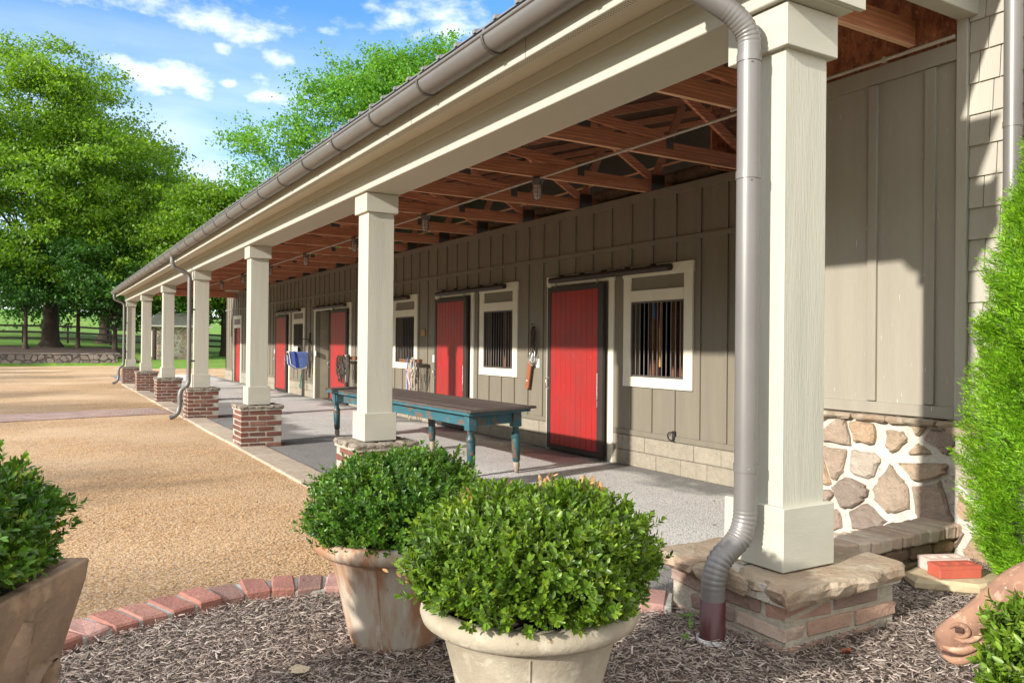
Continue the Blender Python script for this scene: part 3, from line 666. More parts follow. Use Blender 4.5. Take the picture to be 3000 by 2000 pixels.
# ------------------------------------------------------------------ barn walls
XW, YW0, YW1, ZT = 3.60, 2.02, 29.3, 3.20
UN = [(5.60,7.07,4.24,5.41,0),(9.23,10.67,7.87,9.03,0),(12.86,14.30,11.46,12.64,0),(16.45,17.93,15.10,16.28,1),(20.22,21.70,18.78,19.97,0)]
def rect_wall(x0, x1, ys, zs, holes, mb):
    Y_ = sorted(set([ys[0],ys[1]]+[h for q in holes for h in q[:2]])); Z_ = sorted(set([zs[0],zs[1]]+[h for q in holes for h in q[2:]]))
    for ya, yb in zip(Y_[:-1],Y_[1:]):
        run = None
        for za, zb in zip(Z_[:-1],Z_[1:]):
            inside = any(h[0]-1e-6<=ya and yb<=h[1]+1e-6 and h[2]-1e-6<=za and zb<=h[3]+1e-6 for h in holes)
            if not inside: mb.box(x0,x1,ya,yb,za,zb)
holes = []
for (d0,d1,w0,w1,op) in UN:
    holes.append((w0+.14,w1-.14,1.08,1.94))
    holes.append((d0+.10,d1-.09,.0,2.24) if op else (d0+.2,d1-.2,.05,2.15))
holes.append((26.62,27.70,.0,2.05))
b = MB(); rect_wall(XW, XW+.12, (YW0,YW1), (.0,ZT), holes, b)
# battens
solid = [(w0,w1,.94,2.36) for d0,d1,w0,w1,op in UN]+[(d0,d1,0,2.36) for d0,d1,w0,w1,op in UN]+[(26.5,27.83,0,2.36)]
y = 3.77-4*.3825
while y < YW1-.05:
    for za, zb in ((.435,2.568),(2.632,3.11)):
        segs = [(za,zb)]
        for (a,e,p,q) in solid:
            if a-.02 < y+.0 < e+.02:
                new = []
                for (s0,s1) in segs:
                    if p > s0+.02: new.append((s0,min(s1,p)))
                    if q < s1-.02: new.append((max(s0,q),s1))
                segs = new
        for s0,s1 in segs:
            if y > YW0+.03: b.box(XW-.019,XW-.0005,y-.022,y+.022,s0,s1)
    y += .3825
b.bbox(XW-.021,XW-.0005,YW0,YW1,2.572,2.628,.002); b.bbox(XW-.020,XW-.0005,YW0,YW1,3.105,3.198,.002)
ye = [YW0]
for (d0,d1,*_) in UN: ye += [d0,d1]
ye += [26.5,27.83,YW1]
for a,e in zip(ye[::2],ye[1::2]): b.bbox(XW-.022,XW-.0005,a,e,.372,.432,.002)
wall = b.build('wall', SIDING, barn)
# split-face block footing
for a,e in zip(ye[::2],ye[1::2]):
    b = MB(); Mb = MB()
    Mb.box(XW+.004,XW+.03,a,e,-.05,.366)
    for c in range(2):
        t = a-(.2 if c else 0)
        while t < e:
            p, q = max(t,a), min(t+.4,e)
            if q-p > .02: b.bbox(XW-.012-random.uniform(0,.006),XW+.02,p+.003,q-.003,.008+c*.18,.180+c*.18,.006,.001)
            t += .4
    ft = Mb.build('footing', MORTAR, barn); b.build('split_face_blocks', BLOCK, ft)
# windows
def make_window(w0, w1, hd=True):
    fr = MB(); x1 = XW-.0005; x0 = XW-.026
    fr.bbox(x0,x1,w0,w0+.135,1.06,2.235,.003); fr.bbox(x0,x1,w1-.135,w1,1.06,2.235,.003)
    fr.bbox(x0-.002,x1,w0+.0,w1,.945,1.062,.003); fr.bbox(x0,x1,w0+.135,w1-.135,1.94,2.068,.003)
    fr.bbox(x0-.006,x1,w0-.012,w1+.012,2.225,2.35,.003)
    win = fr.build('window', TRIM, barn)
    b = MB(); b.box(XW-.008,XW-.0006,w0+.13,w1-.13,2.066,2.226); b.build('transom_panel', SIDING, win)
    b = MB(); ya, yb = w0+.137, w1-.137
    for a,e,p,q in ((ya,yb,1.064,1.082),(ya,yb,1.918,1.938),(ya,ya+.016,1.082,1.918),(yb-.016,yb,1.082,1.918)): b.box(XW-.016,XW+.02,a,e,p,q)
    b.build('grille_frame', BARM, win)
    b = MB()
    for y in np.linspace(ya+.07, yb-.07, 11): b.tube([(XW+.0,y,1.08),(XW+.0,y,1.92)], .0085, 6)
    b.build('bars', BARM, win)
    return win
w_objs = [make_window(w0,w1) for (_,_,w0,w1,_) in UN]
# stall doors
def make_door(d0, d1, w0, op):
    x1 = XW-.0005
    tr = MB(); tr.bbox(XW-.026,x1,d0,d0+.10,.0,2.235,.003); tr.bbox(XW-.026,x1,d1-.085,d1,.0,2.235,.003); tr.bbox(XW-.030,x1,d0-.012,d1+.012,2.225,2.35,.003)
    trim = tr.build('door_trim', TRIM, barn)
    sh = -1.36 if op else 0
    a, e = d0+.14+sh, d1-.10+sh
    X0, X1 = XW-.085, XW-.035
    b = MB(); 
    for q in ((a,a+.105,.03,2.20),(e-.075,e,.03,2.20),(a+.105,e-.075,.03,.095),(a+.105,e-.075,2.135,2.20)): b.bbox(X0,X1,*q,.003)
    door = b.build('stall_door', BRONZE, barn)
    b = MB(); n = 9; st = (e-.075-a-.105)/n
    b.box(X0+.018,X1-.01,a+.105,e-.075,.095,2.135)
    for k in range(n): b.bbox(X0+.008,X0+.02,a+.105+k*st+.003,a+.105+(k+1)*st-.003,.096,2.134,.003)
    b.build('red_panel', REDP, door)
    b = MB(); hy = e-.03
    b.tube([(X0,hy,.98),(X0-.035,hy,.965),(X0-.042,hy,.91),(X0-.035,hy,.855),(X0,hy,.84)], .007, 8); b.box(X0-.004,X0,hy-.015,hy+.015,.965,.99); b.box(X0-.004,X0,hy-.015,hy+.015,.83,.855)
    b.build('handle', STEEL, door)
    b = MB(); cy = a+.085
    b.box(X0-.012,X0-.002,cy-.018,cy+.018,1.07,1.08)
    for k in range(9):
        z = 1.06-k*.036; pts = [(X0-.010+(.004*math.sin(t) if k%2 else 0), cy+(.009*math.cos(t) if k%2==0 else .003*math.cos(t)), z+.02*math.sin(t)) for t in np.linspace(0,2*math.pi,9)]
        b.tube(pts, .0028, 5, caps=False)
    b.tube([(X0-.008,cy,.74),(X0-.008,cy,.66)], .005, 6)
    b.build('chain', STEEL, door)
    # round sliding track with brackets
    t0, t1 = w0+.30, d1-.15
    b = MB(); b.tube([(XW-.075,t0,2.295),(XW-.075,t1,2.295)], .040, 14)
    trk = b.build('sliding_track', BRONZE, barn)
    b = MB()
    for y in np.linspace(t0+.3,t1-.25,5): b.box(XW-.09,XW-.03,y-.02,y+.02,2.325,2.352)
    b.build('track_bracket', BLACK, trk)
    b = MB()
    for y in (a+.15,e-.15): b.box(XW-.066,XW-.054,y-.012,y+.012,2.19,2.27)
    b.build('roller_hanger', STEEL, trk)
    return door
doors = [make_door(d0,d1,w0,op) for (d0,d1,w0,w1,op) in UN]
doors[3]['label'] = 'red stall door slid open off its doorway'
# people door at the far end
b = MB(); b.bbox(XW-.026,XW-.0005,26.5,26.63,0,2.24,.003); b.bbox(XW-.026,XW-.0005,27.70,27.83,0,2.24,.003); b.bbox(XW-.03,XW-.0005,26.49,27.84,2.235,2.36,.003); b.bbox(XW-.024,XW-.0005,26.63,27.70,1.92,2.04,.003)
fd = b.build('door_trim', TRIM, barn); fd['label'] = 'cream trim of the narrow far door'
b = MB(); b.box(XW-.008,XW-.001,26.63,27.70,2.04,2.235); b.build('transom_panel', SIDING, fd)
b = MB(); b.bbox(XW+.05,XW+.09,26.62,27.70,.02,1.92,.004); b.bbox(XW+.035,XW+.05,26.80,27.52,.2,.9,.004); b.bbox(XW+.035,XW+.05,26.80,27.52,1.0,1.75,.004); b.build('far_door', REDP, barn)
# stall interiors
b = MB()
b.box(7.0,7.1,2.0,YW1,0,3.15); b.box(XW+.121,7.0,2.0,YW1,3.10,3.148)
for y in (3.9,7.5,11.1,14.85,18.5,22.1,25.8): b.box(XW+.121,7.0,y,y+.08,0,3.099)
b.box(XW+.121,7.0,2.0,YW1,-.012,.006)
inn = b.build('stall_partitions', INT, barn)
b = MB(); b.box(XW+.121,XW+.34,17.84,17.93,0,2.24); b.build('door_reveal', INTB, inn); b = MB(); b.box(XW+.121,XW+.34,16.40,16.55,0,2.24); b.build('door_reveal', INTB, inn)
for x_,y_ in ((.5,4.92),(.5,5.08),(.3,5.22),(.3,8.75),(.3,8.3)):
    b = MB(); b.box(XW+x_,XW+x_+.09,y_,y_+.085,0,3.0); b.build('inner_post', WOODT, inn)
b = MB()      # mesh gate seen in the open doorway
for z in np.arange(.12,1.9,.11): b.box(XW+.42,XW+.43,16.6,17.7,z,z+.045)
for y in (16.62,17.66): b.tube([(XW+.425,y,.1),(XW+.425,y,1.95)], .02, 8)
gt = b.build('stall_gate', PLASTIC, barn); gt['label'] = 'pale slatted stall gate in the open doorway'
# rest of the barn body
b = MB(); b.box(12.0,12.12,-12,YW1,0,3.2); b.box(XW,12.0,YW1-.12,YW1-.001,0,3.2)
b.add([(3.2,YW1-.06,3.2),(12.3,YW1-.06,3.2),(7.8,YW1-.06,5.3)],[(0,1,2)]); b.build('rear_wall', SIDING, barn)

# the projecting bay at the right: stone base, panel wall, corner board, shingles
XR = 2.03
b = MB(); b.box(XR,XR+.12,.51,1.99,1.02,3.16); b.box(XR+.12,XW-.001,1.87,1.99,0,ZT)
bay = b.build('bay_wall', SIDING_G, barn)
b = MB()
for y0_,y1_ in ((1.005,1.065),(.635,.70)): b.bbox(XR-.02,XR-.0005,y0_,y1_,1.10,3.05,.002)
b.bbox(XR-.024,XR-.0005,.512,1.99,1.025,1.095,.002); b.bbox(XR-.022,XR-.0005,.512,1.99,3.055,3.158,.002)
b.build('panel_battens', SIDING_G, bay)
b = MB(); b.bbox(XR-.028,XR+.10,.449,.510,.9,5.2,.003); b.build('corner_board', SHINGLE, barn)
b = MB(); zz = .32
b.box(XR+.012,XR+.1,-3.2,.448,.3,5.0)
sb = b.build('shingle_backing', SHINGLE, barn)
b = MB(); row = 0; ez = .1735
z = 3.245-17*ez
while z < 5.0:
    y = .447; random.seed(row*13+5)
    first = True
    while y > -3.2:
        w = random.uniform(.085,.21)*(.6 if first and row%2 else 1); first = False
        ya, yb = max(y-w,-3.2), y
        zb = z; zt_ = z+ez+.03; xo = XR-.012; 
        b.add([(xo,ya+.0025,zb),(xo,yb-.0025,zb),(XR+.003,yb-.0025,zt_),(XR+.003,ya+.0025,zt_),(XR+.012,ya+.0025,zb),(XR+.012,yb-.0025,zb),(XR+.012,yb-.0025,zt_),(XR+.012,ya+.0025,zt_)],
              [(0,1,2,3),(4,7,6,5),(0,4,5,1),(2,6,7,3),(0,3,7,4),(1,5,6,2)])
        y -= w
    z += ez; row += 1
b.build('wood_shingles', SHINGLE, sb)
random.seed(3)
# stone wainscot
b = MB(); b.box(XR-.03,XR+.10,.371,1.99,-.05,.985); sw = b.build('stone_wainscot', MORTAR_W, barn)
b = MB()
for poly in voronoi_stones(.31,1.98,.05,.975,.225,.022,12,.55):
    poly = [(y,z) for y,z in poly]
    b.prism(poly, -(XR-.03), -(XR-.03)+random.uniform(.022,.05), bev=.016, axis='-x', jit=.003)
b.build('field_stones', FIELD, sw)
b = MB(); y = .32
while y < 1.95:
    w = random.uniform(.18,.36); e = min(y+w,1.98); rough_slab(b, [(XR-.09,y+.005),(XR+.03,y+.005),(XR+.03,e-.005),(XR-.085,e-.005)], .978, 1.016, .006, .04); y = e
b.build('ledge_stones', FLAG, sw)
b = MB(); b.box(1.775,XR+.1,-.6,.37,-.05,.96); st2 = b.build('stone_corner', MORTAR_W, barn)
b = MB()
for poly in voronoi_stones(-.58,.37,.25,.96,.24,.03,5):
    b.prism(poly, -1.775, -1.775+.03, bev=.012, axis='-x', jit=.003)
rough_slab(b, [(1.74,-.6),(XR+.03,-.6),(XR+.03,.38),(1.745,.385)], .962, 1.01, .008, .05)
b.build('field_stones', FIELD, st2)
# sheathing above the bay and beside the first trusses
b = MB(); b.box(XR+.02,XR+.04,.30,1.99,3.16,3.72); b.build('sheathing_panel', OSB, barn); b = MB(); b.box(3.30,4.4,3.70,3.72,3.20,4.25); b.build('sheathing_panel', OSB, barn)
b = MB(); b.tube([(XR-.03,.52,3.185),(XR-.03,2.2,3.185)], .012, 8)
for y in (.95,1.6): b.box(XR-.045,XR-.02,y-.01,y+.01,3.165,3.2)
b.build('eave_conduit', CONDUIT, barn)
b = MB(); b.bbox(.33,XR+.03,.40,.505,3.27,3.52,.004); b.build('end_beam', CREAM_H, barn)
b = MB(); b.bbox(-.03,.345,-.083,-.062,2.742,3.03,.002); b.bbox(-.03,.345,-.088,-.084,2.742,2.80,.001); b.build('beam_end_cap', CREAM_H, barn)

# right-hand downspout on the shingles
b = MB(); b.tube([(XR-.07,.185,3.30),(XR-.07,.185,.4)], .044, 20); b.tube([(XR-.07,.185,2.62),(XR-.07,.185,2.59)], .047, 20)
rd = b.build('downspout', GUTTER, barn)
b = MB(); ribbed(b, arc_pts([(XR-.07,.185,3.30),(XR-.07,.185,3.42),(XR-.28,.15,3.60),(XR-.42,.12,3.75)],6,.06), .044); b.build('upper_elbow', GUTTER, rd)

# ------------------------------------------------------------------ roof
SL = .285
def rz(x): return 3.035+SL*(x+.30)
b = MB()
def slab(x0,x1,y0,y1,t0,t1): 
    b.add([(x,y,rz(x)+t) for x in (x0,x1) for y in (y0,y1) for t in (t0,t1)], [(0,1,3,2),(4,6,7,5),(0,4,5,1),(2,3,7,6),(0,2,6,4),(1,5,7,3)])
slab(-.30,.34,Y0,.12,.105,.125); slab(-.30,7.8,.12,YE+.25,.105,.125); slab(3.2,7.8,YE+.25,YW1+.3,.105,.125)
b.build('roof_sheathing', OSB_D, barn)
b = MB(); slab(-.36,.34,Y0-.03,.12,.126,.132); slab(-.36,7.8,.12,YE+.28,.126,.132); slab(3.2,7.8,YE+.28,YW1+.32,.126,.132)
for y in np.arange(.46,YE,.23):
    b.add([(x,y+dy,rz(x)+t) for x in (-.37,7.8) for dy in (-.015,.015) for t in (.13,.15)], [(0,1,3,2),(4,6,7,5),(0,4,5,1),(2,3,7,6),(0,2,6,4),(1,5,7,3)])
z78 = rz(7.8)
b.add([(7.8,.12,z78+.13),(12.5,.12,z78-1.2),(12.5,YW1+.3,z78-1.2),(7.8,YW1+.3,z78+.13)], [(0,1,2,3)])
b.build('metal_roofing', METALROOF, barn)
b = MB(); b.box(-.301,-.29,Y0,YE,3.03,3.145); b.build('drip_edge', GUTTER, barn)
# near gable of the main roof
b = MB(); b.add([(2.05,.448,3.16),(2.05,.448,rz(2.05)+.1),(7.8,.448,rz(7.8)+.1),(7.8,.448,3.16)], [(0,1,2,3)]); b.add([(3.2,YE+.24,3.2),(3.2,YE+.24,rz(3.2)+.1),(-.0,YE+.24,rz(0)+.1),(-.0,YE+.24,3.0)], [(0,1,2,3)]); b.build('gable_panel', OSB, barn)
# trusses
def truss_mb(xend=4.3):
    b = MB(); t = .038; H = .14
    def m(p, q, h=.09): b.beam((p[0],0,p[1]), (q[0],0,q[1]), t, h)
    m((.05,3.205+H/2),(xend,3.205+H/2),H)
    e = .15
    m((-.25,rz(-.25)+.055),(7.7,rz(7.7)+.055),.09)
    if xend > 3:
        m((2.655,3.205+H),(2.655,rz(2.655)+.01),.13)
        m((2.74,rz(2.74)-.01),(3.70,3.36)); m((3.72,3.36),(4.15,rz(4.15)))
        m((1.3,3.34),(1.3,rz(1.3)),.09); m((1.34,rz(1.34)),(2.58,3.37))
    else:
        m((1.2,3.34),(1.2,rz(1.2)),.09)
    return b
tr0 = truss_mb().build('truss', LUMBER, barn); tr0.location.y = 2.19
GUSS = mat('gusset_metal', (.13,.12,.11), rough=.6, metal=.4)
for (x0,x1,z0,z1) in ((2.60,2.78,rz(2.7)-.12,rz(2.7)+.05),(3.66,3.86,3.22,3.42),(2.61,2.70,3.28,3.40)):
    b = MB(); b.box(x0,x1,-.0215,-.0195,z0,z1); b.build('gusset_plate', GUSS, tr0)
b = MB(); b.box(.05,4.28,-.0185,-.001,3.2005,3.204); b.box(.05,4.28,.002,.0185,3.2005,3.204)
b.build('chord_edge', LUMBER_E, tr0)
ty = [2.19+1.425*j for j in range(1,18)]
for y in ty:
    c = copy_tree(tr0, barn); c.location.y = y
t_1 = truss_mb(1.99).build('truss', LUMBER, barn); t_1.location.y = .765
b = MB(); b.box(.05,1.98,-.0185,-.001,3.2005,3.204); b.box(.05,1.98,.002,.0185,3.2005,3.204); b.build('chord_edge', LUMBER_E, t_1)
b = MB(); b.tube([(4.0,3.75,3.40),(4.0,28.8,3.40)], .085, 14); 
for y in np.arange(4.2,28,.7): b.tube([(4.0,y,3.40),(4.0,y+.02,3.40)], .092, 14)
b.build('duct', DUCT, barn)
b = MB(); b.tube([(3.82,3.75,3.53),(3.82,28.8,3.53)], .015, 8); b.build('duct_rail', LUMBER_E, barn)
b = MB(); b.box(.33,3.59,YE+.10,YE+.20,3.0,3.22); b.build('end_board', LUMBER, barn)

# conduit and caged lamps
b = MB(); b.tube([(2.10,.8,3.185),(2.10,26.9,3.185)], .0125, 8)
for y in (3.55,6.6): b.tube([(2.10,y-.04,3.185),(2.10,y+.04,3.185)], .017, 8)
tag(b.build('electrical_conduit', CONDUIT, None, (2.10,.8,3.185)), 'thin pale conduit pipe running the length of the porch under the truss chords', 'conduit')
def make_lamp(y):
    t = thing('caged_lamp', (2.10,y,3.20))
    b = MB(); b.lathe([(0,.0),(.062,.0),(.066,-.02),(.058,-.055),(.050,-.075),(.052,-.085),(.0,-.085)], n=20); b.build('lamp_housing', LAMPM, t)
    b = MB(); b.lathe([(.040,-.085),(.044,-.13),(.043,-.18),(.034,-.215),(.015,-.232),(0,-.235)], n=18); b.build('glass_jar', GLASS, t)
    b = MB()
    for k in range(6):
        a = k*math.pi/3; b.tube([(.052*math.cos(a),.052*math.sin(a),-.08),(.055*math.cos(a),.055*math.sin(a),-.14),(.052*math.cos(a),.052*math.sin(a),-.19),(.03*math.cos(a),.03*math.sin(a),-.235),(0,0,-.25)], .0028, 5)
    for z in (-.12,-.165,-.205):
        r = .0555 if z > -.2 else .046
        b.tube([(r*math.cos(a),r*math.sin(a),z) for a in np.linspace(0,2*math.pi,19)], .0026, 5, caps=False)
    b.build('wire_cage', LAMPM, t)
    return t
lamp0 = make_lamp(5.04)
LN = ['nearest the camera, left of the corner column','just right of the second column','just left of the second column','midway between second and third columns','just left of the third column','farther left of the third column','beside the downspout column, far down the porch','farthest down the porch']
for i in range(8):
    l_ = lamp0 if i == 0 else copy_tree(lamp0)
    l_.location.y = 5.04+2.85*i
    tag(l_, 'caged jar lamp under the ceiling trusses, '+LN[i], 'lamp', 'caged jar lamps along the porch ceiling')


# ------------------------------------------------------------------ brick border round the mulch bed
ec2 = catmull(EDGE, .117)
B = MB(); Mo = MB()
for i in range(len(ec2)-1):
    p, q = ec2[i], ec2[i+1]; d = unit(q-p); nrm = np.array((-d[1],d[0])); L_ = np.linalg.norm(q-p)
    a, e = .007, L_-.007
    pl = [tuple(p+d*a-nrm*.10), tuple(p+d*e-nrm*.10), tuple(p+d*e+nrm*.10), tuple(p+d*a+nrm*.10)]
    k = random.uniform(-.001,.009)
    s0 = len(B.v); B.bbox(0,e-a,-.102+random.uniform(-.006,.004),.102,.245+k,.362+k,.008,.005)
    an = math.atan2(d[1],d[0]); B.move((*(p+d*a),0), an, s0)
    s0 = len(Mo.v); Mo.bbox(-.02,L_+.02,-.097,.097,.0,.354,.004,.001); Mo.move((*p,0), an, s0)
o = Mo.build('brick_border', MORTAR_G, None, (-1.7,1.5,.3)); tag(o, 'curved border of weathered pink and red bricks between the mulch bed and tan gravel', 'brick border')
B.build('bricks', BRICK_P, o, (-1.7,1.5,.3))

# low brick wall from the corner plinth to the barn
OW = (1.2,.35,.2)
B = MB(); Mo = MB(); Mo.box(.50,1.80,.385,.53,.0,.43)
for c in range(3):
    x = .50-(.1 if c%2 else 0); z0_ = .195+c*.080
    while x < 1.76:
        a, e = max(x,.5), min(x+.20,1.76)
        if e-a > .04: B.bbox(a+.012,e-.01,.358-random.uniform(0,.018),.42,z0_,z0_+.066,.012,.006)
        x += .215
low = Mo.build('low_brick_wall', mat('sandy_mortar', (.42,.34,.22), (.32,.26,.17), scale=20, rough=.95, bump=.8, bscale=60, bdist=.01), None, OW)
B.build('wall_bricks', BRICK_B, low, OW)
tag(low, 'low wall of rough buff bricks running from the corner plinth to the stone base', 'brick wall')
B = MB(); x = .50
while x < 1.76:
    w = random.uniform(.065,.10); B.bbox(x+.003,min(x+w,1.78)-.003,.330-random.uniform(0,.012),.535,.432,.500+random.uniform(-.004,.004),.009,.004); x += w
B.build('coping_bricks', mat('coping_brick', (.46,.33,.23), (.34,.24,.17), scale=9, rough=.9, bump=.7, bscale=40, bdist=.01, isl=[(0,(.66,.52,.40)),(.25,(.56,.40,.31)),(.5,(.70,.58,.46)),(.75,(.54,.44,.35))], c3=(.54,.48,.38)), low, OW)
Mo = MB(); Mo.box(.50,1.79,.345,.525,.43,.492); Mo.build('coping_mortar', MORTAR, low, OW)

# flat stone and two loose cored bricks
B = MB(); rough_slab(B, [(1.00,.10),(1.16,-.10),(1.42,-.10),(1.46,.12),(1.22,.22),(1.06,.20)], .325, .385, .006, .05)
tag(B.build('flat_stone', mat('pale_slab', (.50,.40,.25),(.42,.33,.20),scale=8,rough=.9,bump=.6,bscale=25,bdist=.01), None, (1.2,.05,.32)), 'flat tan stepping stone on the mulch beside the low brick wall', 'stone')
def loose_brick(x, y, rz_, z, m_, lab):
    b = MB(); W_, H_, D_ = .205, .058, .092
    xs_ = [0,.022]; 
    for k in range(3): xs_ += [.037+k*.06, .037+k*.06+.036]
    # frame of boxes leaves three cores open
    b.bbox(0,W_,0,D_,0,H_-.016,.004)
    for a,e,c,d in ((0,W_,0,.026),(0,W_,D_-.026,D_),(0,.022,.026,D_-.026),(.062,.083,.026,D_-.026),(.122,.143,.026,D_-.026),(W_-.022,W_,.026,D_-.026)):
        b.box(a,e,c,d,H_-.0165,H_)
    o = b.build('loose_brick', m_); o.location = (x,y,z); o.rotation_euler.z = rz_
    tag(o, lab, 'brick', 'loose cored bricks on the flat stone'); return o
loose_brick(1.08,.035,-.42,.386,mat('new_red_brick',(.46,.10,.055),(.40,.085,.05),scale=10,rough=.85,bump=.4,bscale=60,bdist=.004),'bright red cored brick lying on the flat stone, in front of the pale brick')
loose_brick(1.15,.125,-.40,.386,mat('pale_pink_brick',(.66,.50,.44),(.58,.42,.36),scale=10,rough=.9,bump=.5,bscale=60,bdist=.004),'pale pink cored brick lying behind the bright red brick')

# ------------------------------------------------------------------ planters
def round_pot(c, m_, lab, seamang):
    t = thing('round_planter', (c[0],c[1],MZ-.01), lab, 'planter')
    prof = [(0,0),(.150,0),(.165,.012),(.168,.03),(.176,.05),(.19,.11),(.215,.22),(.243,.325),(.256,.345),(.285,.350),(.300,.362),(.306,.380),(.302,.398),(.288,.408),(.262,.408),(.248,.395),(.240,.36),(.22,.33),(0,.33)]
    b = MB(); b.lathe(prof[:-2], n=72, wob=.003); body = b.build('pot_body', m_, t)
    b = MB(); b.tube([((r+.001)*math.cos(seamang),(r+.001)*math.sin(seamang),z) for r,z in prof[3:8]], .0035, 6); b.build('mould_seam', m_, body)
    b = MB(); b.lathe([(0,.352),(.246,.352)], n=32); b.build('soil', SOIL, t)
    return t
P1 = (-1.225,-.155); P2 = (-1.255,.735); 
round_pot(P2, TERRA2, 'round clay planter with orange and cream streaks, standing by the curved brick border', -2.25)
round_pot(P1, TERRA, 'pale cream concrete planter with chipped spots, nearest the camera at the bottom', -2.12)
# square tapered planter at the left with a raised lily emblem
A = np.array((-2.299,.194)); Bq = np.array((-2.408,-.001)); d1 = unit(Bq-A); d2 = np.array((d1[1],-d1[0]))
if d2[0] > 0: d2 = -d2
WT, HT = .52, .575
cen = A + d1*WT/2 + d2*WT/2
sq = thing('square_planter', (cen[0],cen[1],MZ-.01), 'brown tapered square planter with a raised lily emblem at the left edge', 'planter')
ang = math.atan2(d1[1],d1[0])
def sqring(h, z): return [(-h,-h,z),(h,-h,z),(h,h,z),(-h,h,z)]
b = MB(); prof = [(.135,0),(.14,.01),(.255,HT-.05),(.260,HT-.004),(.256,HT),(.228,HT),(.222,HT-.01),(.20,HT-.08)]
vs = [v for h,z in prof for v in sqring(h,z)]
b.add(vs, [(i*4+k,i*4+(k+1)%4,(i+1)*4+(k+1)%4,(i+1)*4+k) for i in range(len(prof)-1) for k in range(4)]+[(0,1,2,3)])
b.move((0,0,0), ang); bd_ = b.build('pot_body', TERRA3, sq, bevel=.006)
b = MB(); b.add([v for v in sqring(.21,HT-.06)], [(0,1,2,3)]); b.move((0,0,0), ang); b.build('soil', SOIL, sq)
# emblem: three petals and a band, lying on the face that looks towards +x (local -y side)
def face_pt(u, v, out):      # u across the face, v height
    v += .055; h = .14+(.255-.14)*((v-.01)/(HT-.06)); y = -(h+out*1.5-.002); u *= 1.2
    side = -1 if (np.array((math.cos(ang),math.sin(ang)))[0]*0+1) else 1
    p = Vector((u, y, v)); return p
sgn = 1
loc = Matrix.Rotation(ang,3,'Z')@Vector((0,-1,0))
if loc.x < 0: sgn = -1
def petal(b, pts, w):
    # pts: centre line (u,v), w: half widths -> raised rounded form
    n = len(pts); vs = []
    for (u,v), ww in zip(pts, w):
        for s_, o_ in ((-1,.0),(-.6,.012),(0,.020),(.6,.012),(1,.0)): 
            p = face_pt(u+s_*ww, v, o_); vs.append((p.x, p.y*sgn, p.z))
    b.add(vs, [(i*5+k,i*5+k+1,(i+1)*5+k+1,(i+1)*5+k) for i in range(n-1) for k in range(4)], True)
b = MB()
petal(b, [(0,.13),(0,.20),(0,.27),(0,.34),(0,.40),(0,.45)], [.02,.026,.04,.046,.030,.002])
for s_ in (-1,1):
    petal(b, [(s_*.03,.20),(s_*.05,.26),(s_*.085,.31),(s_*.125,.315),(s_*.145,.28),(s_*.14,.245)], [.014,.02,.026,.026,.02,.006])
    petal(b, [(s_*.015,.19),(s_*.035,.15),(s_*.065,.12),(s_*.085,.13)], [.012,.016,.014,.004])
petal(b, [(-.075,.185),(0,.190),(.075,.185)], [.0,.0,.0])
vs0 = []
for u in np.linspace(-.08,.08,9):
    for v, o_ in ((.172,.004),(.178,.024),(.198,.024),(.204,.004)):
        p = face_pt(u, v, o_); vs0.append((p.x,p.y*sgn,p.z))
b.add(vs0, [(i*4+k,i*4+k+1,(i+1)*4+k+1,(i+1)*4+k) for i in range(8) for k in range(3)], True)
b.move((0,0,0), ang); b.build('lily_relief', TERRA3, bd_)

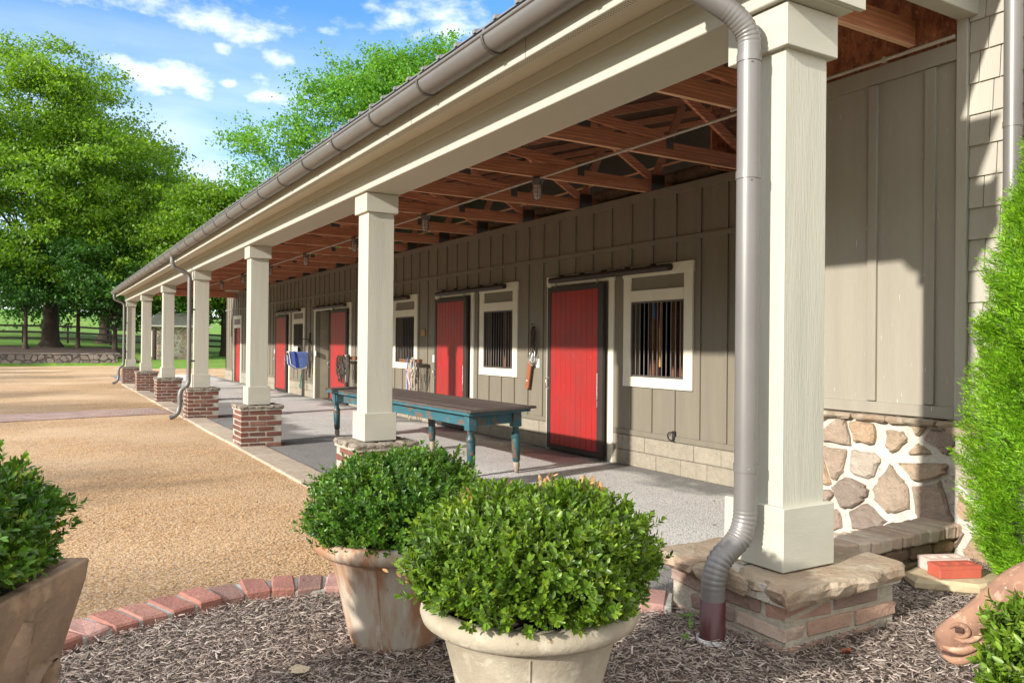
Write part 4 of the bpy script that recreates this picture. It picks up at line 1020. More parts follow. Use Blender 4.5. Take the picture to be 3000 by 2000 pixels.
# ------------------------------------------------------------------ boxwood bushes
def boxwood(name, cx, cy, cz, R, Hh, n, leaf, lab, seed, lumps=.10, llen=.021, dry=None, low=.25, gaps=0):
    g = np.random.default_rng(seed)
    t = thing(name, (cx,cy,cz-Hh*.6), lab, 'bush')
    org = (cx,cy,cz-Hh*.6)
    D = unit(g.normal(size=(n,3))); D = D[D[:,2] > -.50]
    ph = g.uniform(0,6.28,(6,)); 
    def lump(D):
        return 1+lumps*(np.sin(4.1*D[:,0]+ph[0])*np.cos(3.7*D[:,1]+ph[1])+.7*np.sin(8.3*D[:,2]+7.1*D[:,0]+ph[2])+.6*np.sin(9.5*D[:,1]-6*D[:,0]+ph[3])) 
    r = lump(D)*(1-.5*g.random(len(D))**2.2*1.0)
    r *= np.where(g.random(len(D)) < .10, g.uniform(1.04,1.16,len(D)), 1)
    C = D*r[:,None]*np.array((R,R,Hh))+np.array((cx,cy,cz))
    # sprig direction: outward, leaning up
    SD = unit(D*np.array((1,1,.8))+np.array((0,0,.55))+g.normal(0,.28,D.shape))
    if gaps:
        # bare patches
        gd = unit(g.normal(size=(gaps,3))+np.array((0,-.6,.1))); near = (D@gd.T).max(1); keep = (near < .975)|(g.random(len(D)) < .35); C, SD, D = C[keep], SD[keep], D[keep]
    m_ = 9; k = np.arange(m_)
    L0 = g.uniform(.045,.08,len(C))*(llen/.021)
    base = C-SD*L0[:,None]
    side = unit(np.cross(SD, g.normal(size=SD.shape))); up2 = np.cross(SD, side)
    P_, D_, N_, ln_, wd_ = [],[],[],[],[]
    for i in range(m_):
        f = (i+.6)/m_; an = i*2.4
        for s_ in (0, math.pi):
            lat = side*np.cos(an+s_)[...,None] + up2*np.sin(an+s_)[...,None] if False else side*math.cos(an+s_)+up2*math.sin(an+s_)
            P_.append(base+SD*(L0*f)[:,None]); spread = .95-.45*f
            D_.append(SD*(1-spread*.6)+lat*spread+g.normal(0,.12,SD.shape)); N_.append(SD*1.0-lat*.25+g.normal(0,.15,SD.shape))
            l_ = llen*g.uniform(.55,1.25,len(C))*(1.05-.25*abs(f-.5)); ln_.append(l_); wd_.append(l_*g.uniform(.42,.56,len(C)))
    P_ = np.concatenate(P_); D_ = np.concatenate(D_); N_ = np.concatenate(N_); ln_ = np.concatenate(ln_); wd_ = np.concatenate(wd_)
    V, F = leaves(P_, D_, N_, ln_, wd_)
    o = fastmesh('foliage', V, F, LEAFS[leaf], t, org, smooth=True)
    b = MB()
    for i in range(70):
        j = g.integers(len(C)); e = Vector(C[j])*.97+Vector((cx,cy,cz))*.03; s_ = Vector((cx+g.normal(0,.03),cy+g.normal(0,.03),cz-Hh*.9)); mid = s_.lerp(e,.5)+Vector(g.normal(0,.03,3))
        b.tube([s_, mid, e], [.006,.004,.0015], 5, caps=False)
    b.build('stems', BARK_L, t, org)
    if dry is not None:
        PP, DD, NN = [],[],[]
        for (dx,dy,dz,nn_) in dry:
            c = np.array((cx+dx*R, cy+dy*R, cz+dz*Hh)); q = c+g.normal(0,.016,(nn_,3)); PP.append(q); od = unit(np.array((dx,dy,dz+.8))); DD.append(od+g.normal(0,.45,(nn_,3))); NN.append(g.normal(size=(nn_,3)))
        PP, DD, NN = map(np.concatenate, (PP,DD,NN)); l_ = g.uniform(.018,.028,len(PP))
        V, F = leaves(PP, DD, NN, l_, l_*.5); fastmesh('dry_leaves', V, F, LEAFS['dry'], t, org)
    return t
boxwood('boxwood_bush', P2[0]+.01, P2[1], .812, .33, .215, 4000, 'box2', 'dense dark green clipped boxwood filling the streaked clay planter', 21, lumps=.055, llen=.019)
dv = np.array((-.51,-.86)); rv = np.array((.859,-.512))
def vd(a, c, z): p = rv*a+dv*c; return (p[0],p[1],z)
boxwood('boxwood_bush', P1[0]+.012, P1[1]-.006, .838, .352, .195, 4200, 'box1', 'shaggy boxwood with tan dead sprigs growing in the pale concrete planter nearest the camera', 22, lumps=.06, llen=.0225,
        dry=[(*vd(.42,-.35,.78),60),(*vd(.50,-.25,.72),60),(*vd(.12,-.2,.86),36),(*vd(-.97,.2,-.25),14),(*vd(-.2,-.6,.75),14),(*vd(-.55,.1,.72),10),(*vd(.55,-.3,.55),20)], gaps=4)
boxwood('boxwood_bush', cen[0]+.0, cen[1]+.0, 1.00, .300, .185, 2600, 'box2', 'dense boxwood filling the brown square planter at the left edge', 23, lumps=.07, llen=.020)
boxwood('boxwood_bush', -.215, -1.12, .62, .235, .25, 2200, 'box1', 'bright young boxwood in the bottom right corner before the terracotta horse head', 24, lumps=.12, llen=.026)

# ------------------------------------------------------------------ arborvitae
def arborvitae():
    g = np.random.default_rng(5); cx, cy, z0, H_ = 1.665, -.30, .36, 2.68
    t = thing('arborvitae', (cx,cy,z0), 'tall bright green arborvitae cone in front of the shingled corner', 'tree'); org = (cx,cy,z0)
    n = 19000; h = g.random(n)**1.1
    def prof(h): return np.interp(h, [0,.06,.2,.4,.6,.8,.93,1], [.34,.46,.50,.46,.36,.23,.10,.02])
    an = g.uniform(0,2*math.pi,n)
    rr = prof(h)*(1+.06*np.sin(an*5+h*17)+.05*np.sin(an*9-h*31)+.05*np.sin(h*60+an*3))*(1-.28*g.random(n)**2.0)
    C = np.stack([cx+rr*np.cos(an), cy+rr*np.sin(an), z0+h*H_],1)
    out = np.stack([np.cos(an),np.sin(an),np.full(n,.75)],1); SD = unit(out+g.normal(0,.16,out.shape)+.45*np.stack([np.sin(C[:,2]*9+an*4),np.cos(C[:,2]*11+an*5),.5*np.sin(C[:,2]*23+an*3)],1))
    side = unit(np.cross(SD, np.array((0,0,1.))+g.normal(0,.5,SD.shape)))
    P_,D_,N_,l_,w_ = [],[],[],[],[]
    L0 = g.uniform(.05,.115,n)
    for i in range(11):
        f = i/10; s_ = -1 if i%2 else 1
        P_.append(C-SD*(L0*(1-f))[:,None]); sp = .75 if i < 10 else 0
        D_.append(SD+side*(s_*sp)+g.normal(0,.16,SD.shape)); N_.append(np.cross(SD,side)+g.normal(0,.4,SD.shape)); ll = L0*g.uniform(.28,.5,n)*(1-.35*f); l_.append(ll); w_.append(ll*.24)
    P_,D_,N_ = map(np.concatenate,(P_,D_,N_)); l_,w_ = np.concatenate(l_), np.concatenate(w_)
    V, F = quads(P_,D_,N_,l_,w_); fastmesh('crown', V, F, LEAFS['arb'], t, org)
    b = MB(); b.tube([(cx,cy,z0-.1),(cx+.01,cy,z0+1.2),(cx,cy,z0+2.3)], [.035,.025,.01], 8)
    b.build('trunk', BARK, t, org)
arborvitae()

# ------------------------------------------------------------------ mulch chips
def chips(n, region, name, m_, z, lrange=(.010,.036), seed=1, lab=None, wr=(.10,.22)):
    g = np.random.default_rng(seed); x0,x1,y0,y1 = region
    P_ = np.stack([g.uniform(x0,x1,n), g.uniform(y0,y1,n), z+g.uniform(0,.022,n)],1)
    # keep inside the bed
    poly = np.array(mulch_poly); inside = np.zeros(n,bool); j = len(poly)-1
    for i in range(len(poly)):
        a, c = poly[i], poly[j]; cond = ((a[1]>P_[:,1])!=(c[1]>P_[:,1])) & (P_[:,0] < (c[0]-a[0])*(P_[:,1]-a[1])/(c[1]-a[1]+1e-12)+a[0]); inside ^= cond; j = i
    d = P_-np.array(cam.matrix_world.translation); f = d@np.array(Fv); u = d@np.array(Rv)/np.maximum(f,.01)
    ok = inside & (f > .9) & (np.abs(u) < .75) & ~((P_[:,0]>-.09)&(P_[:,0]<.53)&(P_[:,1]>-.09)&(P_[:,1]<.49)) & ~((P_[:,0]>.5)&(P_[:,1]>.27))
    # denser where it is near
    P_ = P_[ok]; n = len(P_)
    an = g.uniform(0,math.pi,n); tilt = g.normal(0,.22,n)
    D = np.stack([np.cos(an)*np.cos(tilt),np.sin(an)*np.cos(tilt),np.sin(tilt)],1); Nn = unit(np.stack([g.normal(0,.35,n),g.normal(0,.35,n),np.ones(n)],1))
    X_ = unit(np.cross(D,Nn)); Zz = np.cross(X_,D)
    ln = g.uniform(*lrange,n)*(g.random(n)**.6*.6+.5); wd = ln*g.uniform(*wr,n); th = wd*.35
    T = np.array([(-.5,0,0),(.5,0,0),(.42,1,0),(-.25,1,0),(-.4,.05,1),(.4,.1,1),(.3,.9,1),(-.2,.93,1)])
    V = P_[:,None,:]+X_[:,None,:]*(T[None,:,0:1]*wd[:,None,None])+D[:,None,:]*((T[None,:,1:2]-.5)*ln[:,None,None])+Zz[:,None,:]*(T[None,:,2:3]*th[:,None,None])
    Fq = np.array([(0,1,5,4),(1,2,6,5),(2,3,7,6),(3,0,4,7),(4,5,6,7)])
    F = (np.arange(n)[:,None,None]*8+Fq[None]).reshape(-1,4)
    o = fastmesh(name, V.reshape(-1,3), F, m_); return o
o = chips(150000, (-3.2,2.0,-1.7,1.5), 'mulch_chips', CHIP, MZ+.001, seed=2)
tag(o, 'shredded brown and grey wood mulch covering the planting bed', 'mulch', kind='stuff')

# loose gravel stones on the courtyard near the border
g = np.random.default_rng(9); n = 26000
P_ = np.stack([-3.0+g.random(n)*2.9, 1.55+g.random(n)**1.4*6.5, np.full(n,.002)],1)
d = P_-np.array(cam.matrix_world.translation); f = d@np.array(Fv); u = d@np.array(Rv)/np.maximum(f,.01)
ok = (np.abs(u)<.7); P_ = P_[ok]; n = len(P_)
ico = np.array([(0,0,1),(.9,0,.25),(0,.8,.2),(-.85,.1,.3),(.1,-.9,.25)]); icf = np.array([(0,1,2),(0,2,3),(0,3,4),(0,4,1)])
s_ = g.uniform(.004,.0095,n); an = g.uniform(0,6.28,n); c_,sn = np.cos(an),np.sin(an)
V = np.stack([ico[None,:,0]*c_[:,None]-ico[None,:,1]*sn[:,None], ico[None,:,0]*sn[:,None]+ico[None,:,1]*c_[:,None], np.repeat(ico[None,:,2],n,0)],-1)*s_[:,None,None]+P_[:,None,:]
F = (np.arange(n)[:,None,None]*5+icf[None]).reshape(-1,3)
o = fastmesh('loose_pebbles', V.reshape(-1,3), F, mat('pebble', (.55,.33,.15), (.45,.25,.10), scale=30, rough=.85, isl=[(0,(.58,.36,.16)),(.3,(.46,.26,.10)),(.5,(.66,.47,.27)),(.75,(.38,.21,.10)),(.9,(.55,.45,.34))]))
tag(o, 'loose tan pebbles strewn over the courtyard near the brick border', 'gravel', kind='stuff')

g = np.random.default_rng(19); n = 900
P_ = np.stack([-3.2+g.random(n)*3.0, 1.7+g.random(n)**1.5*13, np.full(n,.006)],1); an = g.uniform(0,6.28,n)
l_ = g.uniform(.006,.022,n); V, F = leaves(P_, np.stack([np.cos(an),np.sin(an),g.normal(0,.1,n)],1), np.stack([g.normal(0,.4,n),g.normal(0,.4,n),np.ones(n)],1), l_, l_*g.uniform(.3,.9,n))
tag(fastmesh('leaf_litter', V, F, mat('dark_litter',(.07,.04,.025),(.12,.07,.04),scale=30,rough=.9)), 'dark bits of dry leaf scattered over the tan gravel', 'litter', kind='stuff')
n = 260; P_ = np.stack([.3+g.random(n)*3.2, .7+g.random(n)**1.3*14, np.full(n,.011)],1); an = g.uniform(0,6.28,n); l_ = g.uniform(.008,.03,n)
V, F = leaves(P_, np.stack([np.cos(an),np.sin(an),g.normal(0,.1,n)],1), np.stack([g.normal(0,.4,n),g.normal(0,.4,n),np.ones(n)],1), l_, l_*g.uniform(.3,.9,n))
tag(fastmesh('porch_litter', V, F, mat('brown_litter',(.12,.06,.04),(.2,.12,.08),scale=30,rough=.9)), 'brown leaf bits scattered on the grey porch gravel', 'litter', kind='stuff')
# ------------------------------------------------------------------ terracotta horse head
def horse():
    o_ = (.05,-.80,.33)
    t = thing('horse_head_statue', o_, 'terracotta horse head sculpture lying low on the mulch at the right edge', 'statue')
    # centre line from muzzle to poll, then neck; frame: along +right, slightly up
    a = Vector((.859,-.512,0)); up = Vector((0,0,1)); s = Vector((-.512,-.859,0))
    O = Vector((-.14,-.695,.585))
    # (distance along, height, half height, half width)
    secs = [(-.018,-.012,.006,.006),(-.012,-.008,.034,.026),(.004,-.012,.056,.038),(.030,-.016,.067,.044),(.065,.004,.066,.043),(.11,.034,.068,.044),(.16,.068,.080,.052),(.21,.098,.094,.062),(.25,.118,.104,.068),(.30,.132,.112,.066),(.35,.14,.118,.062),(.42,.13,.125,.060),(.50,.09,.135,.062),(.58,.02,.145,.070),(.64,-.08,.15,.08),(.68,-.20,.16,.09)]
    n = 28; vs = []
    secs = [(d_,h+.006,hh*.88,hw*.9) for d_,h,hh,hw in secs]
    for i,(d_,h,hh,hw) in enumerate(secs):
        j = min(i+1,len(secs)-1); k = max(i-1,0); tv = (a*(secs[j][0]-secs[k][0])+up*(secs[j][1]-secs[k][1])).normalized(); u2 = (s.cross(tv)).normalized()
        if u2.z < 0 and i < 12: u2 = -u2
        if i >= 12 and u2.dot(pu) < 0: u2 = -u2
        pu = u2
        for q in range(n):
            an = 2*math.pi*q/n; cs, sn = math.cos(an), math.sin(an)
            r = 1.0
            if 8 > i > 4 and sn < -.3: r *= .96
            # cheek
            w = hw*(1+.12*max(0,-sn)*(i in (7,8,9,10)))
            vs.append(O+a*d_+up*h+s*(w*cs*(abs(cs)**-.15 if abs(cs)>.01 else 1))+u2*(hh*sn*r))
    b = MB(); b.add(vs, [(i*n+q,i*n+(q+1)%n,(i+1)*n+(q+1)%n,(i+1)*n+q) for i in range(len(secs)-1) for q in range(n)]+[tuple(range(n))[::-1]], True)
    body = b.build('head', HORSE, t, o_); md = body.modifiers.new('sub','SUBSURF'); md.levels = md.render_levels = 1
    def on(d_, h, out, side=1): return O+a*d_+up*(h*.9+.006)+s*out*.92*side
    sm = lambda P_: [tuple(q) for q in catmull([tuple(p) for p in P_], .004)]
    def ridge(P_, r0, r1):
        q = sm(P_); n_ = len(q); b.tube(q, [r0*.25+(r1)*max(0,math.sin(math.pi*k/(n_-1)))**.6 for k in range(n_)], 10)
    b = MB()       # lips, nostril rim, cheek fold, brow
    ridge([on(-.010,-.028,.020),on(.02,-.036,.040),on(.055,-.030,.044),on(.10,-.006,.040)], .006,.010)
    ridge([on(-.006,-.060,.016),on(.02,-.070,.034),on(.055,-.060,.040),on(.09,-.035,.038)], .006,.012)
    ridge([on(.016,.004,.037),on(.040,-.004,.042),on(.075,.004,.041),on(.11,.03,.040)], .004,.008)
    ridge([on(.008,.030,.026),on(.022,.044,.032),on(.045,.040,.038),on(.054,.022,.041),on(.040,.008,.041),on(.02,.010,.036)], .005,.007)
    ridge([on(.19,.135,.054),on(.22,.160,.058),on(.26,.168,.060),on(.30,.150,.060)], .006,.012)
    ridge([on(.12,.055,.046),on(.18,.085,.052),on(.25,.105,.060)], .004,.009)
    ridge([on(.20,.02,.052),on(.26,.03,.060),on(.33,.06,.060),on(.36,.11,.055)], .004,.010)
    b.build('muzzle_folds', HORSE, t, o_)
    b = MB(); b.tube([on(.022,.026,.030),on(.040,.028,.0405)], [.007,.009], 10); b.tube(sm([on(-.010,-.045,.020),on(.03,-.053,.0405),on(.075,-.040,.0405),on(.10,-.022,.038)]), .004, 6)
    b.build('nostril_and_mouth', mat('dark_clay',(.07,.035,.025),rough=.95), t, o_)
    b = MB(); b.tube([on(.238,.140,.052),on(.242,.140,.066)], [.015,.011], 12); b.build('eye', HORSE, t, o_)
    for sd_, w0 in ((1,.035),(-1,.03)):
        b = MB(); p = on(.335,.235,w0,sd_); b.tube([p-up*.02,p+up*.02+a*.004,p+up*.05+a*.006,p+up*.078+a*.0], [.020,.027,.020,.003], 10); b.build('ear', HORSE, t, o_)
horse()

# ------------------------------------------------------------------ long table
def table():
    t = thing('work_table', (1.80,7.55,0), 'long plank-topped table with peeling teal paint and turned legs under the porch', 'table')
    t.rotation_euler = (0, R_(-2.0), R_(1.2))
    Lh, Wh, zt = 2.32, .395, .745
    b = MB(); n = 6; w = 2*Wh/n; tops = []
    for k in range(n): b.bbox(-Wh+k*w+.003, -Wh+(k+1)*w-.003, -Lh+.10, Lh-.10, zt-.026, zt+random.uniform(-.002,.002), .004, .001)
    b.bbox(-Wh-.01,Wh+.03,-Lh,-Lh+.097,zt-.026,zt,.004,.002); b.bbox(-Wh-.01,Wh+.01,Lh-.097,Lh,zt-.026,zt,.004,.002)
    b.build('tabletop', TOPW, t)
    b = MB(); b.bbox(-Wh+.008,-Wh+.028,-Lh+.06,Lh-.06,zt-.062,zt-.027,.004,.002); b.bbox(Wh-.028,Wh-.008,-Lh+.06,Lh-.06,zt-.062,zt-.027,.004,.002); b.bbox(-Wh+.008,Wh-.02,-Lh+.06,-Lh+.08,zt-.062,zt-.027,.004)
    b.build('edge_trim', TEAL, t)
    b = MB(); lx, ly = .285, 2.10
    for x in (-lx-.02,lx): b.bbox(x,x+.02,-ly,ly,zt-.19,zt-.063,.003,.002)
    for y in (-ly-.02,ly): b.bbox(-lx,lx,y,y+.02,zt-.19,zt-.063,.003,.002)
    b.build('apron', TEAL, t)
    for y in (-ly,0,ly):
        for x in (-lx,lx):
            b = MB(); b.bbox(x-.052,x+.052,y-.052,y+.052,zt-.235,zt-.062,.008)
            leg = b.build('leg', TEAL, t)
            b = MB(); zb = zt-.235
            b.lathe([(.05,zb+.01),(.034,zb-.010),(.040,zb-.018),(.034,zb-.026),(.038,zb-.032),(.030,zb-.042),(.040,zb-.055),(.051,zb-.085),(.053,zb-.11),(.049,zb-.125),(.0485,zb-.13),(.05,zb-.135),(.047,zb-.25),(.042,.135),(.036,.128),(.030,.118)], (x,y,0), 20)
            b.build('turning', TEAL_L, leg)
            b = MB(); b.lathe([(.030,.118),(.035,.11),(.038,.085),(.034,.05),(.024,.018),(.022,.0),(0,0)], (x,y,0), 18); b.build('foot', BAREW, leg)
    return t
table()

# ------------------------------------------------------------------ tack and small fittings on the wall
def hang_rope(b, x, y, z, l, r=.008, sw=.02, seed=0):
    g = np.random.default_rng(seed); pts = []
    for t in np.linspace(0,1,9): pts.append((x+g.normal(0,.006)-.02*math.sin(t*3), y+sw*math.sin(t*5+seed)+g.normal(0,.006), z-l*t))
    b.tube(pts, r, 6)
def loop_rope(b, x, y, z, l, w, r=.006, seed=0):
    g = np.random.default_rng(seed); pts = []
    for t in np.linspace(0,2*math.pi,14): pts.append((x+g.normal(0,.012), y+w*math.sin(t)*(.6+.4*abs(math.sin(t*.5)))+g.normal(0,.006), z-l/2+l/2*math.cos(t)))
    b.tube(pts, r, 6)
def rack(y0, y1, z, lab, x=3.30, name='tack_rack'):
    b = MB(); b.bbox(x-.02,x+.02,y0,y1,z-.03,z+.03,.004); b.bbox(x+.02,XW-.001,(y0+y1)/2-.05,(y0+y1)/2+.02,z-.045,z+.03,.004)
    return tag(b.build(name, WOODT, None, (x,(y0+y1)/2,z)), lab, 'rack')
# window 3: lead ropes
rack(10.86,11.75,1.11,'brown wooden rail holding lead ropes below the window right of the second column', 3.36)
b = MB(); hang_rope(b,3.33,11.27,1.17,.66,.014,.015,1); hang_rope(b,3.40,11.24,1.17,.55,.010,.02,2)
tag(b.build('lead_rope', ROPE_B, None, (3.33,11.27,1.15)), 'blue lead rope hanging from the rail beside the cream ropes', 'rope', 'ropes and halters on the rail by the second column')
b = MB(); hang_rope(b,3.33,11.17,1.17,.75,.010,.01,3); loop_rope(b,3.32,11.05,1.17,.35,.06,.012,4); hang_rope(b,3.34,10.97,1.1,.75,.012,.01,5)
tag(b.build('lead_rope', ROPE_W, None, (3.33,11.1,1.15)), 'cream lead rope looped over the rail to the right of the blue rope', 'rope', 'ropes and halters on the rail by the second column')
b = MB(); loop_rope(b,3.32,11.30,1.0,.40,.05,.009,6); hang_rope(b,3.32,11.2,1.0,.45,.012,.03,7); loop_rope(b,3.32,11.10,.98,.35,.04,.008,9)
tag(b.build('halter', ROPE_R, None, (3.32,11.25,1.0)), 'pink and white halter hanging under the blue lead rope', 'halter', 'ropes and halters on the rail by the second column')
b = MB()
for k in range(5): loop_rope(b,3.34,10.9+.03*k,1.13,.3+.06*k,.05,.007,20+k)
hang_rope(b,3.36,10.86,1.1,.7,.012,.02,31)
tag(b.build('halter', LEATHER, None, (3.34,10.9,1.1)), 'dark leather halter straps at the right end of the rope rail', 'halter', 'ropes and halters on the rail by the second column')
# window 4: bridles and towel
rack(14.0,15.2,1.10,'brown wooden rail holding bridles and a grey towel beside the open stall door', 3.30)
b = MB()
for k in range(26): loop_rope(b,3.22,14.72+random.uniform(-.2,.2),1.17-random.uniform(0,.22),random.uniform(.25,.5),random.uniform(.05,.12),.009,40+k)
br_ = tag(b.build('bridle', LEATHER, None, (3.27,14.8,1.1)), 'tangled bunch of dark bridles and halters hanging before the open red door', 'bridle')
b = MB()
for k in range(3): loop_rope(b,3.24,14.72+random.uniform(-.2,.2),1.10-random.uniform(0,.2),random.uniform(.2,.4),random.uniform(.04,.09),.007,70+k)
b.build('pale_straps', ROPE_W, br_, (3.27,14.8,1.1))
b = MB(); pts = [(3.25,1.16),(3.245,.9),(3.25,.58)]
vs = []; 
for k,(z,w) in enumerate(((1.165,.10),(1.0,.11),(.8,.10),(.58,.08))):
    for j in range(9):
        y = 14.42+(j/8-.5)*2*w; vs.append((3.25+.018*math.sin(j*2.1+k), y, z+.01*math.sin(j)))
    
vs += [(x+.03,y,z) for x,y,z in vs]
n9 = 36
fs = [(k*9+j,k*9+j+1,(k+1)*9+j+1,(k+1)*9+j) for k in range(3) for j in range(8)]; fs += [tuple(n9+i for i in f[::-1]) for f in fs]; fs += [(j,n9+j,n9+j+1,j+1) for j in range(8)]
b.add(vs, fs, True); tag(b.build('towel', TOWEL, None, (3.25,14.4,1.1)), 'grey towel hanging on the rail to the right of the tangled bridles', 'towel')
# window 5: saddle pad, harness, sign
b = MB(); b.tube([(XW-.03,18.35,1.12),(3.0,18.35,1.13)], .035, 10); tag(b.build('wall_rack', WOODT, None, (3.3,18.35,1.12)), 'wooden arm on the wall carrying the blue quilted pad', 'rack')
def pad():
    nx, ny = 26, 34; vs = []
    for i in range(nx+1):
        for j in range(ny+1):
            u = i/nx; s_ = (j/ny-.5)*2             # along arm, across
            w = .50; top = 1.185; a = s_*w*(.62+.38*math.sin(math.pi*(u*.75+.18)))
            # drape: rounded over the arm and hanging
            if abs(a) < .10: yy = a; zz = top-.35*a*a/.10*.5
            else: yy = math.copysign(.10+(abs(a)-.10)*.14, a); zz = top-.0175-(abs(a)-.10)*.95*(1.0+.25*u*(abs(s_)**2))
            q = .008*abs(math.sin(i*math.pi/2)*math.sin(j*math.pi/2))+.006*((i+j)%2)
            vs.append((3.02+u*.50+.05*abs(s_), 18.35+yy*1.05, zz+q*.6-(0 if yy<0 else .0)))
    o_ = (3.25,18.35,1.1)
    n_ = len(vs); W1 = ny+1
    vs2 = vs+[(x,y+(.016 if y<18.35 else -.016),z-.012) for x,y,z in vs]
    fs = [(i*W1+j,i*W1+j+1,(i+1)*W1+j+1,(i+1)*W1+j) for i in range(nx) for j in range(ny)]
    rim = [(0,j) for j in range(ny)]+[(i,ny) for i in range(nx)]+[(nx,ny-j) for j in range(ny)]+[(nx-i,0) for i in range(nx)]
    rr = [i*W1+j for i,j in rim]
    fs += [tuple(n_+k for k in f[::-1]) for f in fs]+[(rr[k],rr[(k+1)%len(rr)],n_+rr[(k+1)%len(rr)],n_+rr[k]) for k in range(len(rr))]
    b = MB(); b.add(vs2, fs, True); o = b.build('saddle_pad', BLANKET, None, o_)
    tag(o, 'blue quilted saddle pad with white edging draped on its wall arm', 'saddle pad')
    b = MB(); b.tube([vs[k] for k in rr]+[vs[rr[0]]], .011, 6, caps=False); b.build('piping', BLANKET_E, o, o_)
    b = MB(); 
    for j in range(ny): 
        i0 = 8; p, q = vs[i0*W1+j], vs[i0*W1+j+1]; b.beam((p[0],p[1]-.008*(1 if j<ny/2 else -1),p[2]+.006),(q[0],q[1]-.008*(1 if j<ny/2 else -1),q[2]+.006),.05,.005,up=(0,0,1) if abs(j-ny/2)<6 else (0,1,0))
    b.build('girth_band', BLUE_R, o, o_)
pad()
b = MB()
for k in range(9): loop_rope(b,3.50,18.02+random.uniform(-.08,.08),1.55-random.uniform(0,.5),random.uniform(.35,.6),random.uniform(.03,.07),.012,90+k)
hang_rope(b,3.5,18.0,1.68,1.15,.03,.02,99); hang_rope(b,3.47,18.08,1.0,.55,.012,.05,98); b.tube([(3.5,18.05,1.5),(3.3,18.3,1.52)], .012, 6)
tag(b.build('harness', LEATHER, None, (3.5,18.05,1.6)), 'black leather harness hanging between the blue pad and the open stall', 'harness')
b = MB(); hang_rope(b,3.42,18.5,.62,.38,.012,.02,3); loop_rope(b,3.42,18.52,.36,.12,.1,.008,4)
tag(b.build('strap', ROPE_G, None, (3.42,18.5,.6)), 'green strap dangling under the blue saddle pad', 'strap')
b = MB(); b.bbox(3.50,3.51,19.16,19.52,1.18,1.32,.002); sg = tag(b.build('small_sign', mat('white_card',(.72,.72,.68),rough=.6), None, (3.5,19.3,1.2)), 'small white card sign on the window bars above the blue pad', 'sign')
b = MB()
for z in (1.29,1.265,1.225,1.20): b.box(3.4985,3.4995,19.2,19.47,z,z+.012)
b.build('print_lines', BLACK, sg, (3.5,19.3,1.2))
# between the first two stalls: bridle with hook and a hanging strap board
b = MB(); b.tube([(XW-.02,7.40,1.71),(XW-.07,7.40,1.72),(XW-.07,7.40,1.69)], .004, 6)
for k in range(4): loop_rope(b,3.55,7.37+.01*k,1.68,.26+.05*k,.025+.006*k,.008,110+k)
hang_rope(b,3.55,7.36,1.5,.2,.014,.02,115)
h1 = tag(b.build('bridle', LEATHER, None, (3.55,7.38,1.69)), 'dark bridle on a hook between the two nearest red doors', 'bridle')
b = MB()
for k in range(4): loop_rope(b,3.54,7.40+.03*k-.05,1.36-.02*k,.2,.05,.006,120+k)
b.build('bit_rings', STEEL, h1, (3.55,7.38,1.69))
b = MB(); s0 = 0; b.bbox(-.012,.012,-.045,.045,-.40,0,.003); b.v = [(x,y*math.cos(.16)-z*math.sin(.16)*-1*0+(-z)*.22,z) for x,y,z in b.v]; b.move((3.545,7.44,1.20)); hs_ = b.build('leather_strap', LEATHER_B, None, (3.545,7.44,1.2)); tag(hs_, 'reddish tan leather strap hanging below the dark bridle', 'strap')
b = MB(); b.box(3.531,3.5335,7.50,7.53,.905,.925); b.build('small_tag', PLASTIC, hs_, (3.545,7.44,1.2))
# brass hook with chain by window three
b = MB(); b.bbox(XW-.03,XW-.002,11.10,11.28,1.56,1.69,.01); b.tube([(XW-.04,11.2,1.55),(XW-.045,11.2,1.48),(XW-.03,11.2,1.44)], .01, 6)
tag(b.build('wall_hook', mat('brass',(.42,.22,.09),(.3,.15,.06),scale=20,rough=.5,metal=.3), None, (XW,11.2,1.6)), 'small brass halter hook on the siding above the lead ropes', 'hook')
# switch plates
for y, z, lab in ((7.32,1.165,'white switch plate by the nearest red door, under the dark bridle'),(10.76,1.16,'white switch plate on the siding left of the second red door'),(18.0-.18+.0,1.15,'white switch plate beside the open stall doorway'),(21.95,1.15,'white switch plate left of the closed far red door')):
    b = MB(); b.bbox(-.012,0,-.04,.04,-.065,.065,.003); o = b.build('switch_plate', PLASTIC); o.location = (XW-.001,y,z); tag(o, lab, 'switch', 'switch plates on the porch wall')
    b = MB(); b.box(-.018,-.011,-.006,.006,-.014,.014); b.build('toggle', PLASTIC, o)
# tie ring
b = MB(); b.bbox(XW-.03,XW-.002,4.50,4.54,.37,.49,.004); b.tube([(XW-.035,4.52+.055*math.cos(t)+.03,.43+.045*math.sin(t)) for t in np.linspace(0,2*math.pi,17)], .007, 6, caps=False)
tag(b.build('tie_ring', BLACK, None, (XW,4.52,.43)), 'black iron tie ring on the lower siding below the nearest window', 'ring')
b = MB(); loop_rope(b,3.40,11.35,.30,.26,.06,.012,150); loop_rope(b,3.38,11.25,.28,.2,.08,.009,151); hang_rope(b,3.4,11.4,.2,.2,.006,.02,152)
tag(b.build('rope_bundle', mat('tan_rope',(.42,.35,.25),(.3,.25,.17),scale=40,rough=.9), None, (3.4,11.3,.2)), 'tan rope ends with a snap hanging behind the table below the rail', 'rope')
# whip handles inside the nearest window
b = MB(); b.tube([(3.78,4.98,1.18),(3.78,4.985,1.63)], .014, 8); b.tube([(3.78,4.985,1.63),(3.79,4.98,2.05)], .008, 8)
tag(b.build('tool_handle', WOODO, None, (3.78,4.98,1.2)), 'orange tool handle seen through the bars of the nearest window', 'handle')
b = MB(); b.tube([(3.80,5.10,1.75),(3.80,5.105,1.98)], .012, 8); tag(b.build('tool_handle', ROPE_B, None, (3.80,5.10,1.8)), 'short blue handle seen through the bars of the nearest window', 'handle')

